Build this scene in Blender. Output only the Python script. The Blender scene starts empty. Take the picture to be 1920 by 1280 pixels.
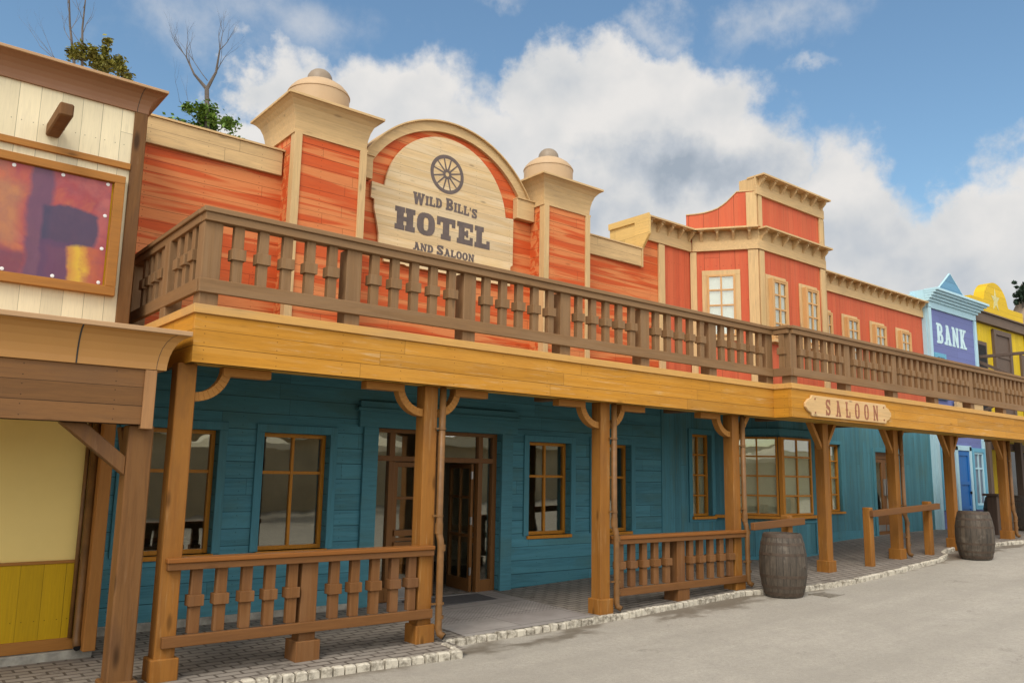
import bpy, bmesh, math, random
from math import sin, cos, pi, radians, sqrt, atan2
from mathutils import Vector
random.seed(7)
S = bpy.context.scene

# ------------------------------------------------------------------ camera
cam = bpy.data.cameras.new('camera'); cam_o = bpy.data.objects.new('camera', cam)
S.collection.objects.link(cam_o); S.camera = cam_o
YAW, PITCH, ROLL = radians(38.89), radians(9.09), radians(1.045)
cam.sensor_width = 36; cam.lens = 36*1530/1920; cam.clip_end = 2000; cam.clip_start = .05
f_ = Vector((sin(YAW)*cos(PITCH), cos(YAW)*cos(PITCH), sin(PITCH)))
r_ = Vector((cos(YAW), -sin(YAW), 0)); u_ = r_.cross(f_)
r2 = r_*cos(ROLL)+u_*sin(ROLL); u2 = u_*cos(ROLL)-r_*sin(ROLL)
import mathutils
M = mathutils.Matrix((r2, u2, -f_)).transposed()
cam_o.matrix_world = mathutils.Matrix.Translation((0, 0, 1.6)) @ M.to_4x4()

# ------------------------------------------------------------------ node helper
class NT:
    def __init__(s, nt): s.nt = nt; s.L = nt.links
    def n(s, t, **k):
        o = s.nt.nodes.new(t)
        for a, b in k.items(): setattr(o, a, b)
        return o
    def put(s, sock, v):
        if hasattr(v, 'is_output') or isinstance(v, bpy.types.NodeSocket): s.L.new(v, sock)
        elif v is not None: sock.default_value = v
    def m(s, op, a, b=None, c=None, clamp=False):
        o = s.n('ShaderNodeMath', operation=op); o.use_clamp = clamp
        s.put(o.inputs[0], a)
        if b is not None: s.put(o.inputs[1], b)
        if c is not None: s.put(o.inputs[2], c)
        return o.outputs[0]
    def v(s, op, a, b=None):
        o = s.n('ShaderNodeVectorMath', operation=op); s.put(o.inputs[0], a)
        if b is not None: s.put(o.inputs[1], b)
        return o.outputs[0]
    def sep(s, a):
        o = s.n('ShaderNodeSeparateXYZ'); s.put(o.inputs[0], a); return o.outputs
    def comb(s, x, y, z):
        o = s.n('ShaderNodeCombineXYZ')
        for i, q in enumerate((x, y, z)): s.put(o.inputs[i], q)
        return o.outputs[0]
    def noise(s, vec, scale=1, detail=4, rough=.55, dist=0, col=False):
        o = s.n('ShaderNodeTexNoise'); s.put(o.inputs['Vector'], vec)
        o.inputs['Scale'].default_value = scale; o.inputs['Detail'].default_value = detail
        o.inputs['Roughness'].default_value = rough; o.inputs['Distortion'].default_value = dist
        return o.outputs[1 if col else 0]
    def ramp(s, fac, stops, interp='LINEAR'):
        o = s.n('ShaderNodeValToRGB'); s.put(o.inputs[0], fac); cr = o.color_ramp; cr.interpolation = interp
        while len(cr.elements) < len(stops): cr.elements.new(.5)
        for e, (p, c) in zip(cr.elements, stops):
            e.position = p; e.color = (*c, 1) if len(c) == 3 else c
        return o.outputs[0]
    def mr(s, x, a, b, c=0, d=1, smooth=False):
        o = s.n('ShaderNodeMapRange'); o.clamp = True
        if smooth: o.interpolation_type = 'SMOOTHSTEP'
        s.put(o.inputs[0], x)
        for i, q in enumerate((a, b, c, d)): o.inputs[i+1].default_value = q
        return o.outputs[0]
    def mix(s, fac, a, b, mode='MIX'):
        o = s.n('ShaderNodeMix', data_type='RGBA', blend_type=mode)
        s.put(o.inputs[0], fac)
        for i, q in ((6, a), (7, b)):
            if isinstance(q, tuple) and len(q) == 3: q = (*q, 1)
            s.put(o.inputs[i], q)
        return o.outputs[2]
    def white(s, vec):
        o = s.n('ShaderNodeTexWhiteNoise', noise_dimensions='3D'); s.put(o.inputs[0], vec); return o.outputs[0]

# ------------------------------------------------------------------ world
W = bpy.data.worlds.new("World"); S.world = W; W.use_nodes = True
t = NT(W.node_tree); W.node_tree.nodes.clear()
SUN_AZ, SUN_EL = atan2(-.80, -.52), radians(48)
sky = t.n('ShaderNodeTexSky'); sky.sky_type = 'NISHITA'; sky.sun_disc = False
sky.sun_elevation = SUN_EL; sky.sun_rotation = SUN_AZ; sky.air_density = 1.3; sky.dust_density = .6; sky.ozone_density = 1.6
co = t.n('ShaderNodeTexCoord').outputs['Generated']
dn = t.v('NORMALIZE', co)
w1 = t.noise(dn, 5, 7, .6, 0, True)
w1 = t.v('SUBTRACT', w1, (.5, .5, .5)); w1 = t.v('MULTIPLY', w1, (.24, .24, .16))
w2 = t.noise(dn, 20, 5, .6, 0, True); w2 = t.v('MULTIPLY', t.v('SUBTRACT', w2, (.5, .5, .5)), (.06, .06, .05))
dw = t.v('NORMALIZE', t.v('ADD', t.v('ADD', dn, w1), w2))
x, y, z = t.sep(dw); az = t.m('ARCTAN2', x, y); el = t.m('ARCSINE', z)
def ell(a, e, ra, re, amp=1.0):
    dx = t.m('DIVIDE', t.m('SUBTRACT', az, a), ra); dy = t.m('DIVIDE', t.m('SUBTRACT', el, e), re)
    d = t.m('SQRT', t.m('ADD', t.m('MULTIPLY', dx, dx), t.m('MULTIPLY', dy, dy)))
    return t.m('MULTIPLY', t.m('SUBTRACT', 1, d), amp)
EL = [(.40, .385, .11, .10), (.52, .395, .14, .10), (.42, .33, .13, .10), (.60, .36, .17, .115), (.74, .43, .11, .09), (.86, .42, .15, .10), (.93, .36, .13, .09), (.82, .27, .26, .13),
      (1.06, .28, .10, .115), (1.15, .22, .13, .10), (1.26, .27, .09, .10), (1.1, .15, .4, .12), (1.5, .2, .3, .16), (.45, .2, .3, .13)]
m = None
for e in EL:
    q = ell(*e)
    m = q if m is None else t.m('MAXIMUM', m, q)
wisp = None
for e in [(.42, .515, .14, .055, .34), (.28, .47, .09, .045, .26), (.88, .525, .05, .04, .42), (1.03, .51, .09, .035, .34), (1.06, .455, .05, .012, .35),
          (.56, .45, .05, .02, .25), (1.05, .35, .06, .05, .3), (.33, .40, .06, .10, .28), (.63, .55, .06, .02, .3)]:
    q = ell(*e); wisp = q if wisp is None else t.m('MAXIMUM', wisp, q)
n_big = t.noise(dw, 2.2, 3, .5); n_fine = t.noise(dn, 9, 8, .62)
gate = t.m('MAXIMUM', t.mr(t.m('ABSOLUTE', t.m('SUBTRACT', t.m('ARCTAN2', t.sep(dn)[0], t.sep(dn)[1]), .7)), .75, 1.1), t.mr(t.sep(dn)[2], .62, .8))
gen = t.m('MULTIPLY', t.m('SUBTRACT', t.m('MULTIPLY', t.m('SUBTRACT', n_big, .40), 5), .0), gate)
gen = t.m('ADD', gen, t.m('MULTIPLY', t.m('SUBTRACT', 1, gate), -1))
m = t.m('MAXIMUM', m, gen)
dens = t.m('ADD', m, t.m('MULTIPLY', t.m('SUBTRACT', n_fine, .52), .75))
alpha = t.mr(dens, -.08, .30, 0, 1, True)
wd = t.m('ADD', wisp, t.m('MULTIPLY', t.m('SUBTRACT', n_fine, .5), .75))
walpha = t.mr(wd, 0, .5, 0, .55, True)
alpha = t.m('MAXIMUM', alpha, walpha)
# cloud relief: noise compared with the noise a little nearer the sun
sdir = Vector((sin(SUN_AZ)*cos(SUN_EL), cos(SUN_AZ)*cos(SUN_EL), sin(SUN_EL)))
up = t.noise(t.v('ADD', dn, tuple(.03*c for c in (-.5, -.2, .85))), 7, 5, .5)
relief = t.m('SUBTRACT', t.noise(dn, 7, 5, .5), up)
lowp = t.noise(dn, 5.5, 5, .5)
tone = t.m('ADD', t.m('MULTIPLY', relief, 1.5), t.m('ADD', t.m('MULTIPLY', t.m('SUBTRACT', lowp, .5), .8), .84))
dark = None
for e in [(.87, .345, .18, .055, .85), (.80, .305, .14, .05, .5), (1.12, .24, .22, .09, .36), (1.0, .40, .05, .03, .2), (1.25, .2, .2, .1, .3)]:
    q = ell(*e); dark = q if dark is None else t.m('MAXIMUM', dark, q)
tone = t.m('SUBTRACT', tone, t.m('MAXIMUM', dark, 0))
tone = t.m('SUBTRACT', tone, t.mr(dens, .15, 1.0, 0, .10))
ccol = t.ramp(tone, [(.05, (2.6, 3.05, 3.7)), (.35, (3.7, 4.05, 4.6)), (.60, (4.8, 4.95, 5.2)), (.92, (5.8, 5.75, 5.8))])
skyc = t.mix(1, sky.outputs[0], (.86, 1.0, 1.03), 'MULTIPLY')
# added boost to the unseen clouds behind the camera, to light the facades
facade_boost = t.mr(t.m('ADD', t.m('MULTIPLY', t.sep(dn)[0], -.5), t.m('MULTIPLY', t.sep(dn)[1], -.8)), -.25, .7, 1, 2.6, True)
ccol = t.mix(1, ccol, t.comb(t.m('MULTIPLY', facade_boost, 1.0), t.m('MULTIPLY', facade_boost, .985), t.m('MULTIPLY', facade_boost, .95)), 'MULTIPLY')
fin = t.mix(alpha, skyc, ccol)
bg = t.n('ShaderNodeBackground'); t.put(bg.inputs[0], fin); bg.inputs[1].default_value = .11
wo = t.n('ShaderNodeOutputWorld'); t.L.new(bg.outputs[0], wo.inputs[0])

# ------------------------------------------------------------------ sun
sl = bpy.data.lights.new('sun', 'SUN'); sl.energy = 1.7; sl.angle = radians(22); sl.color = (1, .93, .82)
so = bpy.data.objects.new('sun', sl); S.collection.objects.link(so)
so.rotation_euler = (-sdir).to_track_quat('-Z', 'Y').to_euler()
S.view_settings.view_transform = 'Standard'; S.view_settings.look = 'None'; S.view_settings.gamma = 1
S.view_settings.exposure = 0.35; S.view_settings.use_curve_mapping = False
S.cycles.max_bounces = 8; S.cycles.transparent_max_bounces = 12
try: S.cycles.use_denoising = True
except Exception: pass

# ------------------------------------------------------------------ materials
def newmat(name):
    m = bpy.data.materials.new(name); m.use_nodes = True; t = NT(m.node_tree)
    return m, t, m.node_tree.nodes['Principled BSDF']
AX = {'x': (1, 0, 0), 'y': (0, 1, 0), 'z': (0, 0, 1)}
def wood(name, c, axis='x', var=.28, streak=None, seam=None, rough=.62, patch=None, knots=.5, grain=1.0, bump=.25, worn=None, butt=2.6, seamdark=.28, bv=.10, kr=.11):
    """c base colour; axis = grain; streak=(colour, amount); seam=(axis, spacing, offset, width); patch=(colour, amount); worn=(colour, amount)"""
    m, t, b = newmat(name)
    p = t.n('ShaderNodeNewGeometry').outputs['Position']
    sc = {'x': (1.1, 17, 17), 'y': (17, 1.1, 17), 'z': (17, 17, 1.1)}[axis]
    gi = 'xyz'.index(axis)
    xyz = t.sep(p)
    boff = p
    board = None
    if seam:
        si = 'xyz'.index(seam[0]); s = t.m('DIVIDE', t.m('SUBTRACT', xyz[si], seam[2]), seam[1])
        wob = t.m('MULTIPLY', t.m('SUBTRACT', t.noise(p, 1.3, 1), .5), .04)
        s = t.m('ADD', s, wob)
        bi = t.m('FLOOR', s); fr = t.m('FRACT', s)
        board = t.white(t.comb(bi, 0, 0))
        g = t.m('ADD', t.m('DIVIDE', xyz[gi], butt), t.m('MULTIPLY', board, 7.3))
        gid = t.m('FLOOR', g); gf = t.m('FRACT', g)
        board = t.white(t.comb(bi, gid, 0))
        edge = t.m('MINIMUM', fr, t.m('SUBTRACT', 1, fr))
        sv = t.white(t.comb(bi, 3, 5))
        wv = t.m('MULTIPLY', t.m('ADD', t.m('MULTIPLY', sv, .8), .35), seam[3]/seam[1])
        line = t.m('SUBTRACT', 1, t.m('DIVIDE', edge, wv), clamp=True)
        line = t.mr(line, 0, .5)
        ge = t.m('MINIMUM', gf, t.m('SUBTRACT', 1, gf))
        bl = t.mr(t.m('MULTIPLY', ge, butt), 0, .004, .7, 0)
        line = t.m('MAXIMUM', line, bl)
        boff = t.v('ADD', p, t.comb(t.m('MULTIPLY', board, 13), t.m('MULTIPLY', board, 5), t.m('MULTIPLY', board, 9)))
    gv = t.v('MULTIPLY', boff, sc)
    g1 = t.noise(gv, 1.6*grain, 6, .62, 1.2)
    g2 = t.noise(gv, 6.5*grain, 3, .6, .3)
    lo = tuple(q*(1-var) for q in c); hi = tuple(min(1, q*(1+var)) for q in c)
    col = t.mix(t.mr(g1, .28, .72), lo, hi)
    if streak:
        sm = {'x': (.50, 9.5, 9.5), 'z': (9.5, 9.5, .50), 'y': (9.5, .50, 9.5)}[axis]
        n = t.noise(t.v('MULTIPLY', p, sm), 1.15, 2.5, .5, .5)
        n = t.mr(n, .45, .56, 0, 1, True)
        col = t.mix(t.m('MULTIPLY', n, streak[1]), col, streak[0])
    if patch:
        pm = {'x': (.8, 2.4, 2.4), 'z': (2.4, 2.4, .8), 'y': (2.4, .8, 2.4)}[axis]
        n = t.mr(t.noise(t.v('MULTIPLY', boff, pm), 1.1, 5, .6, .4), .48, .68, 0, 1, True)
        col = t.mix(t.m('MULTIPLY', n, patch[1]), col, patch[0])
    if worn:
        n = t.mr(t.noise(gv, 1.5, 6, .75, .6), .53, .66, 0, 1)
        n = t.m('MULTIPLY', n, t.mr(t.noise(p, 2.3, 3), .44, .58))
        col = t.mix(t.m('MULTIPLY', n, worn[1]), col, worn[0])
    col = t.mix(t.m('MULTIPLY', t.mr(g2, .52, .75), .22), col, tuple(q*.45 for q in c))
    if board is not None:
        col = t.mix(1, col, t.ramp(board, [(0, (1-bv*1.3,)*3), (1, (1+bv*.9,)*3)]), 'MULTIPLY')
    if knots:
        kv = t.v('MULTIPLY', boff, {'x': (1.2, 4, 4), 'y': (4, 1.2, 4), 'z': (4, 4, 1.2)}[axis])
        vo = t.n('ShaderNodeTexVoronoi'); t.put(vo.inputs['Vector'], kv); vo.inputs['Scale'].default_value = 1.2
        kd = t.mr(vo.outputs['Distance'], kr*.3, kr, 1, 0, True)
        col = t.mix(t.m('MULTIPLY', kd, knots), col, tuple(q*.32 for q in c))
    if seam:
        nx = t.m('SUBTRACT', t.m('FRACT', t.m('DIVIDE', xyz[gi], .61)), .5); ny = t.m('SUBTRACT', t.m('ABSOLUTE', t.m('SUBTRACT', fr, .5)), .27)
        nd2 = t.m('SQRT', t.m('ADD', t.m('POWER', t.m('MULTIPLY', nx, .61), 2), t.m('POWER', t.m('MULTIPLY', ny, seam[1]), 2)))
        col = t.mix(t.mr(nd2, .0035, .006, .75, 0), col, tuple(q*.2 for q in c))
    h = t.m('ADD', t.m('MULTIPLY', g1, .6), t.m('MULTIPLY', g2, .4))
    if board is not None:
        col = t.mix(t.m('MULTIPLY', line, 1-seamdark*.3), col, tuple(q*.12 for q in c))
        h = t.m('SUBTRACT', h, t.m('MULTIPLY', line, 2.5))
    t.put(b.inputs['Base Color'], col)
    t.put(b.inputs['Roughness'], t.mr(g1, .3, .7, rough-.08, rough+.12))
    b.inputs['Specular IOR Level'].default_value = .2
    bp = t.n('ShaderNodeBump'); bp.inputs['Strength'].default_value = bump; bp.inputs['Distance'].default_value = .006
    t.put(bp.inputs['Height'], h); t.L.new(bp.outputs[0], b.inputs['Normal'])
    return m
def plain(name, c, rough=.6, var=.08, scale=6, metal=0, bump=.05, spec=.4):
    m, t, b = newmat(name)
    p = t.n('ShaderNodeNewGeometry').outputs['Position']
    n = t.noise(p, scale, 5, .6)
    t.put(b.inputs['Base Color'], t.mix(t.mr(n, .3, .7), tuple(q*(1-var) for q in c), tuple(min(1, q*(1+var)) for q in c)))
    t.put(b.inputs['Roughness'], t.mr(t.noise(p, scale*2.3, 3), .3, .7, rough-.07, rough+.07)); b.inputs['Metallic'].default_value = metal
    b.inputs['Specular IOR Level'].default_value = spec
    bp = t.n('ShaderNodeBump'); bp.inputs['Strength'].default_value = bump; bp.inputs['Distance'].default_value = .01
    t.put(bp.inputs['Height'], t.noise(p, scale*6, 4)); t.L.new(bp.outputs[0], b.inputs['Normal'])
    return m
SM = .0035
ORANGE = (.53, .088, .020); ORL = (.64, .235, .080)
M_hotel = wood('hotel_boards', ORANGE, 'x', .10, (ORL, .82), ('z', .132, 2.69, SM), patch=((.56, .15, .05), .25), knots=.35, worn=((.34, .09, .04), .3), bv=.035, butt=4.1)
M_hotelY = wood('hotel_boards_side', (.52, .10, .02), 'y', .10, ((.62, .24, .06), .9), ('z', .132, 2.69, SM), knots=.35, bv=.035)
M_saloon = wood('saloon_boards', (.52, .10, .043), 'z', .08, ((.55, .13, .055), .5), ('x', .15, 0, .0022), patch=((.53, .12, .05), .4), knots=.1, butt=9, bv=.05)
TRIM = (.57, .385, .185)
M_trimx = wood('trim_cream_x', TRIM, 'x', .14, None, None, patch=((.42, .29, .15), .45), worn=((.30, .21, .12), .45), knots=.5)
M_trimxs = wood('trim_cream_boards', TRIM, 'x', .14, None, ('z', .155, 4.97, .0022), patch=((.44, .30, .15), .45), worn=((.30, .21, .12), .5), knots=.5, butt=1.9)
M_trimz = wood('trim_cream_z', TRIM, 'z', .14, None, None, patch=((.48, .34, .15), .45), worn=((.30, .21, .12), .4), knots=.5)
M_trimy = wood('trim_yellow_y', (.66, .43, .15), 'y', .12, None, ('z', .19, 5.32, .0025), patch=((.58, .40, .16), .4), worn=((.36, .24, .10), .3), knots=.3)
M_sfr = wood('frame_tan', (.56, .32, .13), 'z', .10, None, None, knots=0, bump=.1)
M_dome = plain('dome_sheet', (.47, .32, .18), .55, .05, 3)
M_signb = wood('sign_planks', (.64, .46, .25), 'x', .12, ((.70, .56, .36), .6), ('z', .122, 4.17, .0022), patch=((.66, .45, .20), .55), worn=((.48, .33, .17), .3), knots=.7, butt=30)
M_ink = plain('sign_ink', (.125, .095, .085), .8, .15, 12)
M_ink2 = plain('saloon_ink', (.30, .115, .06), .8, .2, 14)
M_fasc = wood('fascia_ochre', (.47, .21, .022), 'x', .16, ((.53, .26, .045), .5), ('z', .133, 2.415, .003), patch=((.40, .17, .02), .55), worn=((.56, .38, .19), .6), knots=.45, butt=2.3)
M_fascy = wood('fascia_ochre_y', (.46, .21, .02), 'y', .16, None, ('z', .133, 2.415, .003), patch=((.50, .23, .03), .5), knots=.3)
M_fcap = wood('fascia_cap', (.56, .31, .09), 'x', .14, None, None, patch=((.44, .27, .12), .5), knots=.3)
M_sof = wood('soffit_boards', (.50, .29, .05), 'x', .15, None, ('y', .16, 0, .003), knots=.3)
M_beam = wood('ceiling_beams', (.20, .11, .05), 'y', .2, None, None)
M_post = wood('post_ochre', (.26, .105, .019), 'z', .16, ((.31, .135, .026), .5), None, patch=((.19, .08, .022), .65), worn=((.42, .26, .11), .5), knots=.7, kr=.14)
M_brk = wood('bracket_ochre', (.36, .16, .035), 'x', .12, None, None, patch=((.28, .13, .035), .4), knots=.3)
GB = (.225, .125, .055)
M_railx = wood('railing_brown_x', GB, 'x', .14, ((.265, .16, .08), .5), None, patch=((.18, .10, .045), .55), worn=((.15, .09, .05), .3), knots=.3)
M_raily = wood('railing_brown_y', GB, 'y', .14, None, None, patch=((.19, .115, .06), .55), knots=.3)
M_railz = wood('railing_brown_z', GB, 'z', .14, ((.265, .16, .08), .5), None, patch=((.18, .105, .05), .55), worn=((.14, .085, .05), .3), knots=.4)
LB = (.175, .076, .024)
M_lowx = wood('porch_rail_x', LB, 'x', .15, None, None, patch=((.14, .065, .032), .5), knots=.35)
M_lowcap = wood('porch_rail_cap', (.24, .09, .02), 'x', .15, None, None, knots=.2, rough=.42)
M_lowz = wood('porch_rail_z', LB, 'z', .16, ((.215, .105, .042), .6), None, patch=((.13, .062, .032), .5), knots=.4)
M_teal = wood('teal_boards', (.066, .215, .268), 'x', .20, ((.085, .265, .325), .7), ('z', .178, .06, .0055), patch=((.075, .175, .170), .55), worn=((.13, .30, .33), .35), knots=.25, butt=1.9)
M_tealz = wood('teal_boards_vertical', (.066, .205, .252), 'z', .20, ((.082, .245, .30), .6), ('x', .145, .02, .0028), patch=((.078, .165, .155), .55), worn=((.13, .15, .09), .4), knots=.25, butt=7)
M_tealtz = wood('teal_trim_z', (.072, .23, .285), 'z', .16, None, None, patch=((.08, .18, .18), .5), knots=.2)
M_tealtx = wood('teal_trim_x', (.070, .215, .262), 'x', .16, None, None, patch=((.08, .17, .165), .5), knots=.2)
M_wfr = wood('window_frame_orange', (.50, .20, .02), 'z', .12, None, None, knots=.1, rough=.4, bump=.08)
M_dfr = wood('door_frame_brown', (.19, .083, .025), 'z', .12, None, None, knots=.1, rough=.42, bump=.08)
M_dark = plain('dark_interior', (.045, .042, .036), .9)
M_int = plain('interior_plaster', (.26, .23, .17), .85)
M_blind = plain('window_blind', (.80, .77, .62), .8, .04, 2)
M_blind2 = plain('window_backing', (.78, .82, .86), .55, .04, 2)
M_cream = wood('cream_boards', (.76, .66, .44), 'z', .05, None, ('x', .168, 0, .0024), patch=((.64, .56, .40), .4), knots=.12, bump=.12, butt=3.1)
M_brz = wood('left_post_brown', (.155, .070, .022), 'z', .20, ((.18, .085, .028), .6), None, patch=((.10, .048, .022), .7), worn=((.25, .14, .07), .4), knots=1, kr=.19)
M_brx = wood('left_beam_brown', (.18, .085, .030), 'x', .15, None, ('z', .142, 1.905, .0035), patch=((.14, .075, .036), .5), knots=.6, butt=9)
M_bro = wood('left_trim_orange', (.36, .155, .035), 'x', .12, None, None, knots=.7)
M_broz = wood('left_trim_orange_z', (.34, .145, .035), 'z', .12, None, None, knots=.7)
M_gut = plain('gutter_sheet', (.42, .205, .055), .45, .05, 2, 0, .02)
M_corn = plain('cornice_sheet', (.25, .115, .05), .5, .06, 2, 0, .02)
M_lip = plain('sheet_lip', (.42, .25, .12), .45, .05, 2, 0, .02)
M_yel1 = plain('pale_yellow_plaster', (.84, .63, .22), .75, .04, 1.5)
M_yel2 = wood('mustard_boards', (.56, .34, .008), 'z', .10, None, ('x', .17, .06, .0024), knots=.1, butt=8)
M_stone = plain('plinth_stone', (.33, .31, .26), .9, .35, 9, 0, .4)
M_pipe = plain('downpipe_metal', (.17, .080, .022), .5, .25, 8, .0, .02, .4)
M_black = plain('black_hole', (.01, .01, .01), .9)
M_steel = plain('steel', (.45, .44, .42), .35, .05, 10, .9, .02)
M_white = plain('white_plastic', (.75, .75, .73), .4, .03)
M_blu1 = wood('bank_blue_boards', (.145, .17, .37), 'x', .07, None, ('z', .19, .06, .003), knots=.15, butt=3, bv=.03)
M_blu2 = wood('bank_pale_blue', (.40, .60, .68), 'z', .05, None, None, knots=0, bump=.08)
M_blu2x = wood('bank_pale_blue_x', (.42, .62, .70), 'x', .05, None, None, knots=0, bump=.08)
M_blu3 = wood('bank_gable_blue', (.12, .27, .40), 'x', .08, None, ('z', .19, .06, .003), knots=.1, butt=4)
M_blu4 = wood('bank_mid_blue', (.13, .36, .50), 'z', .08, None, None, knots=0)
M_door = wood('bank_door_blue', (.015, .13, .40), 'z', .10, None, None, knots=0, rough=.45)
M_cy = plain('bank_letters', (.52, .70, .74), .7, .08, 8)
M_yb = wood('yellow_boards', (.62, .43, .012), 'z', .08, None, ('x', .2, 0, .0025), knots=.25, butt=4)
M_ybx = wood('yellow_boards_x', (.64, .42, .02), 'x', .08, None, ('z', .2, .12, .0025), knots=.25, butt=4)
M_ybp = plain('yellow_side', (.72, .58, .02), .6, .04)
M_grb = wood('grey_brown_z', (.115, .08, .06), 'z', .2, None, None, knots=.3)
M_grbx = wood('grey_brown_x', (.13, .09, .065), 'x', .2, None, None, knots=.4)
M_star = plain('star_paint', (.55, .50, .22), .7, .2, 20)

def mat_glass():
    m, t, b = newmat('window_glass'); m.node_tree.nodes.remove(b)
    p = t.n('ShaderNodeNewGeometry').outputs['Position']
    bp = t.n('ShaderNodeBump'); bp.inputs['Strength'].default_value = .06; bp.inputs['Distance'].default_value = .02
    t.put(bp.inputs['Height'], t.noise(p, 2.2, 2))
    tr = t.n('ShaderNodeBsdfTransparent'); tr.inputs[0].default_value = (.86, .88, .84, 1)
    gl = t.n('ShaderNodeBsdfGlossy'); gl.inputs['Roughness'].default_value = .015; gl.inputs[0].default_value = (.95, .93, .84, 1)
    t.L.new(bp.outputs[0], gl.inputs['Normal'])
    ge = t.n('ShaderNodeNewGeometry'); dt = t.n('ShaderNodeVectorMath', operation='DOT_PRODUCT')
    t.L.new(ge.outputs['Normal'], dt.inputs[0]); t.L.new(ge.outputs['Incoming'], dt.inputs[1])
    sch = t.m('POWER', t.m('SUBTRACT', 1, t.m('ABSOLUTE', dt.outputs['Value'])), 4.0)
    fac = t.m('ADD', t.m('MULTIPLY', sch, .9), .17, clamp=True)
    mx = t.n('ShaderNodeMixShader'); t.put(mx.inputs[0], fac); t.L.new(tr.outputs[0], mx.inputs[1]); t.L.new(gl.outputs[0], mx.inputs[2])
    o = m.node_tree.nodes['Material Output']; t.L.new(mx.outputs[0], o.inputs[0]); return m
M_glass = mat_glass()

def mat_barrel():
    m, t, b = newmat('barrel_staves')
    tc = t.n('ShaderNodeTexCoord').outputs['Object']; x, y, z = t.sep(tc)
    oi = t.n('ShaderNodeObjectInfo').outputs['Random']
    a = t.m('DIVIDE', t.m('ARCTAN2', y, x), 2*pi/22); bi = t.m('FLOOR', a); fr = t.m('FRACT', a)
    r = t.white(t.comb(bi, oi, 0))
    gv = t.comb(t.m('MULTIPLY', a, 1.3), t.m('MULTIPLY', oi, 9), t.m('MULTIPLY', z, 2.2))
    g = t.noise(gv, 2.2, 7, .7, .4); g2 = t.noise(tc, 5, 5, .65)
    col = t.mix(t.mr(g, .3, .7), (.035, .028, .021), (.105, .082, .058))
    col = t.mix(1, col, t.ramp(r, [(0, (.75, .75, .75)), (1, (1.3, 1.25, 1.2))]), 'MULTIPLY')
    col = t.mix(t.m('MULTIPLY', t.mr(g2, .55, .72), .55), col, (.20, .17, .13))
    e = t.m('MINIMUM', fr, t.m('SUBTRACT', 1, fr)); ln = t.mr(e, .015, .05, 1, 0)
    col = t.mix(t.m('MULTIPLY', ln, .8), col, (.012, .01, .008))
    t.put(b.inputs['Base Color'], col); b.inputs['Roughness'].default_value = .7
    bp = t.n('ShaderNodeBump'); bp.inputs['Strength'].default_value = .5; bp.inputs['Distance'].default_value = .008
    t.put(bp.inputs['Height'], t.m('SUBTRACT', g, ln)); t.L.new(bp.outputs[0], b.inputs['Normal']); return m
M_bar = mat_barrel()
M_hoop = plain('barrel_hoop', (.075, .052, .036), .7, .35, 14, .1, .2)
M_barlid = wood('barrel_lid', (.05, .035, .025), 'x', .3, None, ('y', .09, 0, .004), knots=.3)

def mat_road():
    m, t, b = newmat('asphalt'); p = t.n('ShaderNodeNewGeometry').outputs['Position']
    n1 = t.noise(p, .6, 5, .6); n2 = t.noise(p, 26, 7, .8); n3 = t.noise(p, 120, 3, .7); n4 = t.noise(p, 4, 5, .6)
    col = t.mix(t.mr(n1, .35, .65), (.365, .33, .272), (.425, .385, .32))
    col = t.mix(t.mr(n4, .4, .7, 0, .5), col, (.30, .27, .23))
    col = t.mix(t.mr(n2, .42, .68, 0, .75), col, (.25, .228, .19)); col = t.mix(t.mr(n3, .56, .68, 0, .7), col, (.56, .53, .47))
    trk = t.mr(t.noise(t.v('MULTIPLY', p, (.10, 1.5, 1)), 1.0, 4, .6), .42, .62); col = t.mix(t.m('MULTIPLY', trk, .38), col, (.26, .235, .195))
    spot = t.mr(t.noise(p, 1.9, 6, .7), .64, .70); col = t.mix(t.m('MULTIPLY', spot, .45), col, (.17, .15, .12))
    n5 = t.mr(t.noise(p, 70, 4, .8), .60, .68, 0, .55); col = t.mix(n5, col, (.10, .09, .08))
    x, y, z = t.sep(p)
    # damp run-off stains lying along the kerb
    near = t.mr(t.m('ADD', y, t.m('MULTIPLY', t.m('SUBTRACT', t.noise(p, 2.4, 5, .65), .5), .8)), 6.12, 6.36, 0, 1, True)
    st = t.m('MULTIPLY', near, t.mr(t.noise(t.v('MULTIPLY', p, (.55, 1.2, 1)), 1.1, 5, .6), .40, .50, 0, 1, True))
    col = t.mix(t.m('MULTIPLY', st, .80), col, (.12, .095, .065))
    cr = t.n('ShaderNodeTexVoronoi'); cr.feature = 'DISTANCE_TO_EDGE'; cr.inputs['Scale'].default_value = .42
    t.put(cr.inputs['Vector'], t.v('ADD', p, t.v('MULTIPLY', t.noise(p, 2.5, 5, .6, 0, True), (.7, .7, .7))))
    col = t.mix(t.m('MULTIPLY', t.mr(cr.outputs['Distance'], .001, .004, 1, 0), t.mr(t.noise(p, .5, 2), .5, .6, 0, .35)), col, (.12, .10, .085))
    t.put(b.inputs['Base Color'], col); t.put(b.inputs['Roughness'], t.m('SUBTRACT', .88, t.m('MULTIPLY', st, .3)))
    bp = t.n('ShaderNodeBump'); bp.inputs['Strength'].default_value = .35; bp.inputs['Distance'].default_value = .006
    t.put(bp.inputs['Height'], t.m('ADD', n2, n3)); t.L.new(bp.outputs[0], b.inputs['Normal']); return m
M_road = mat_road()
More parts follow.
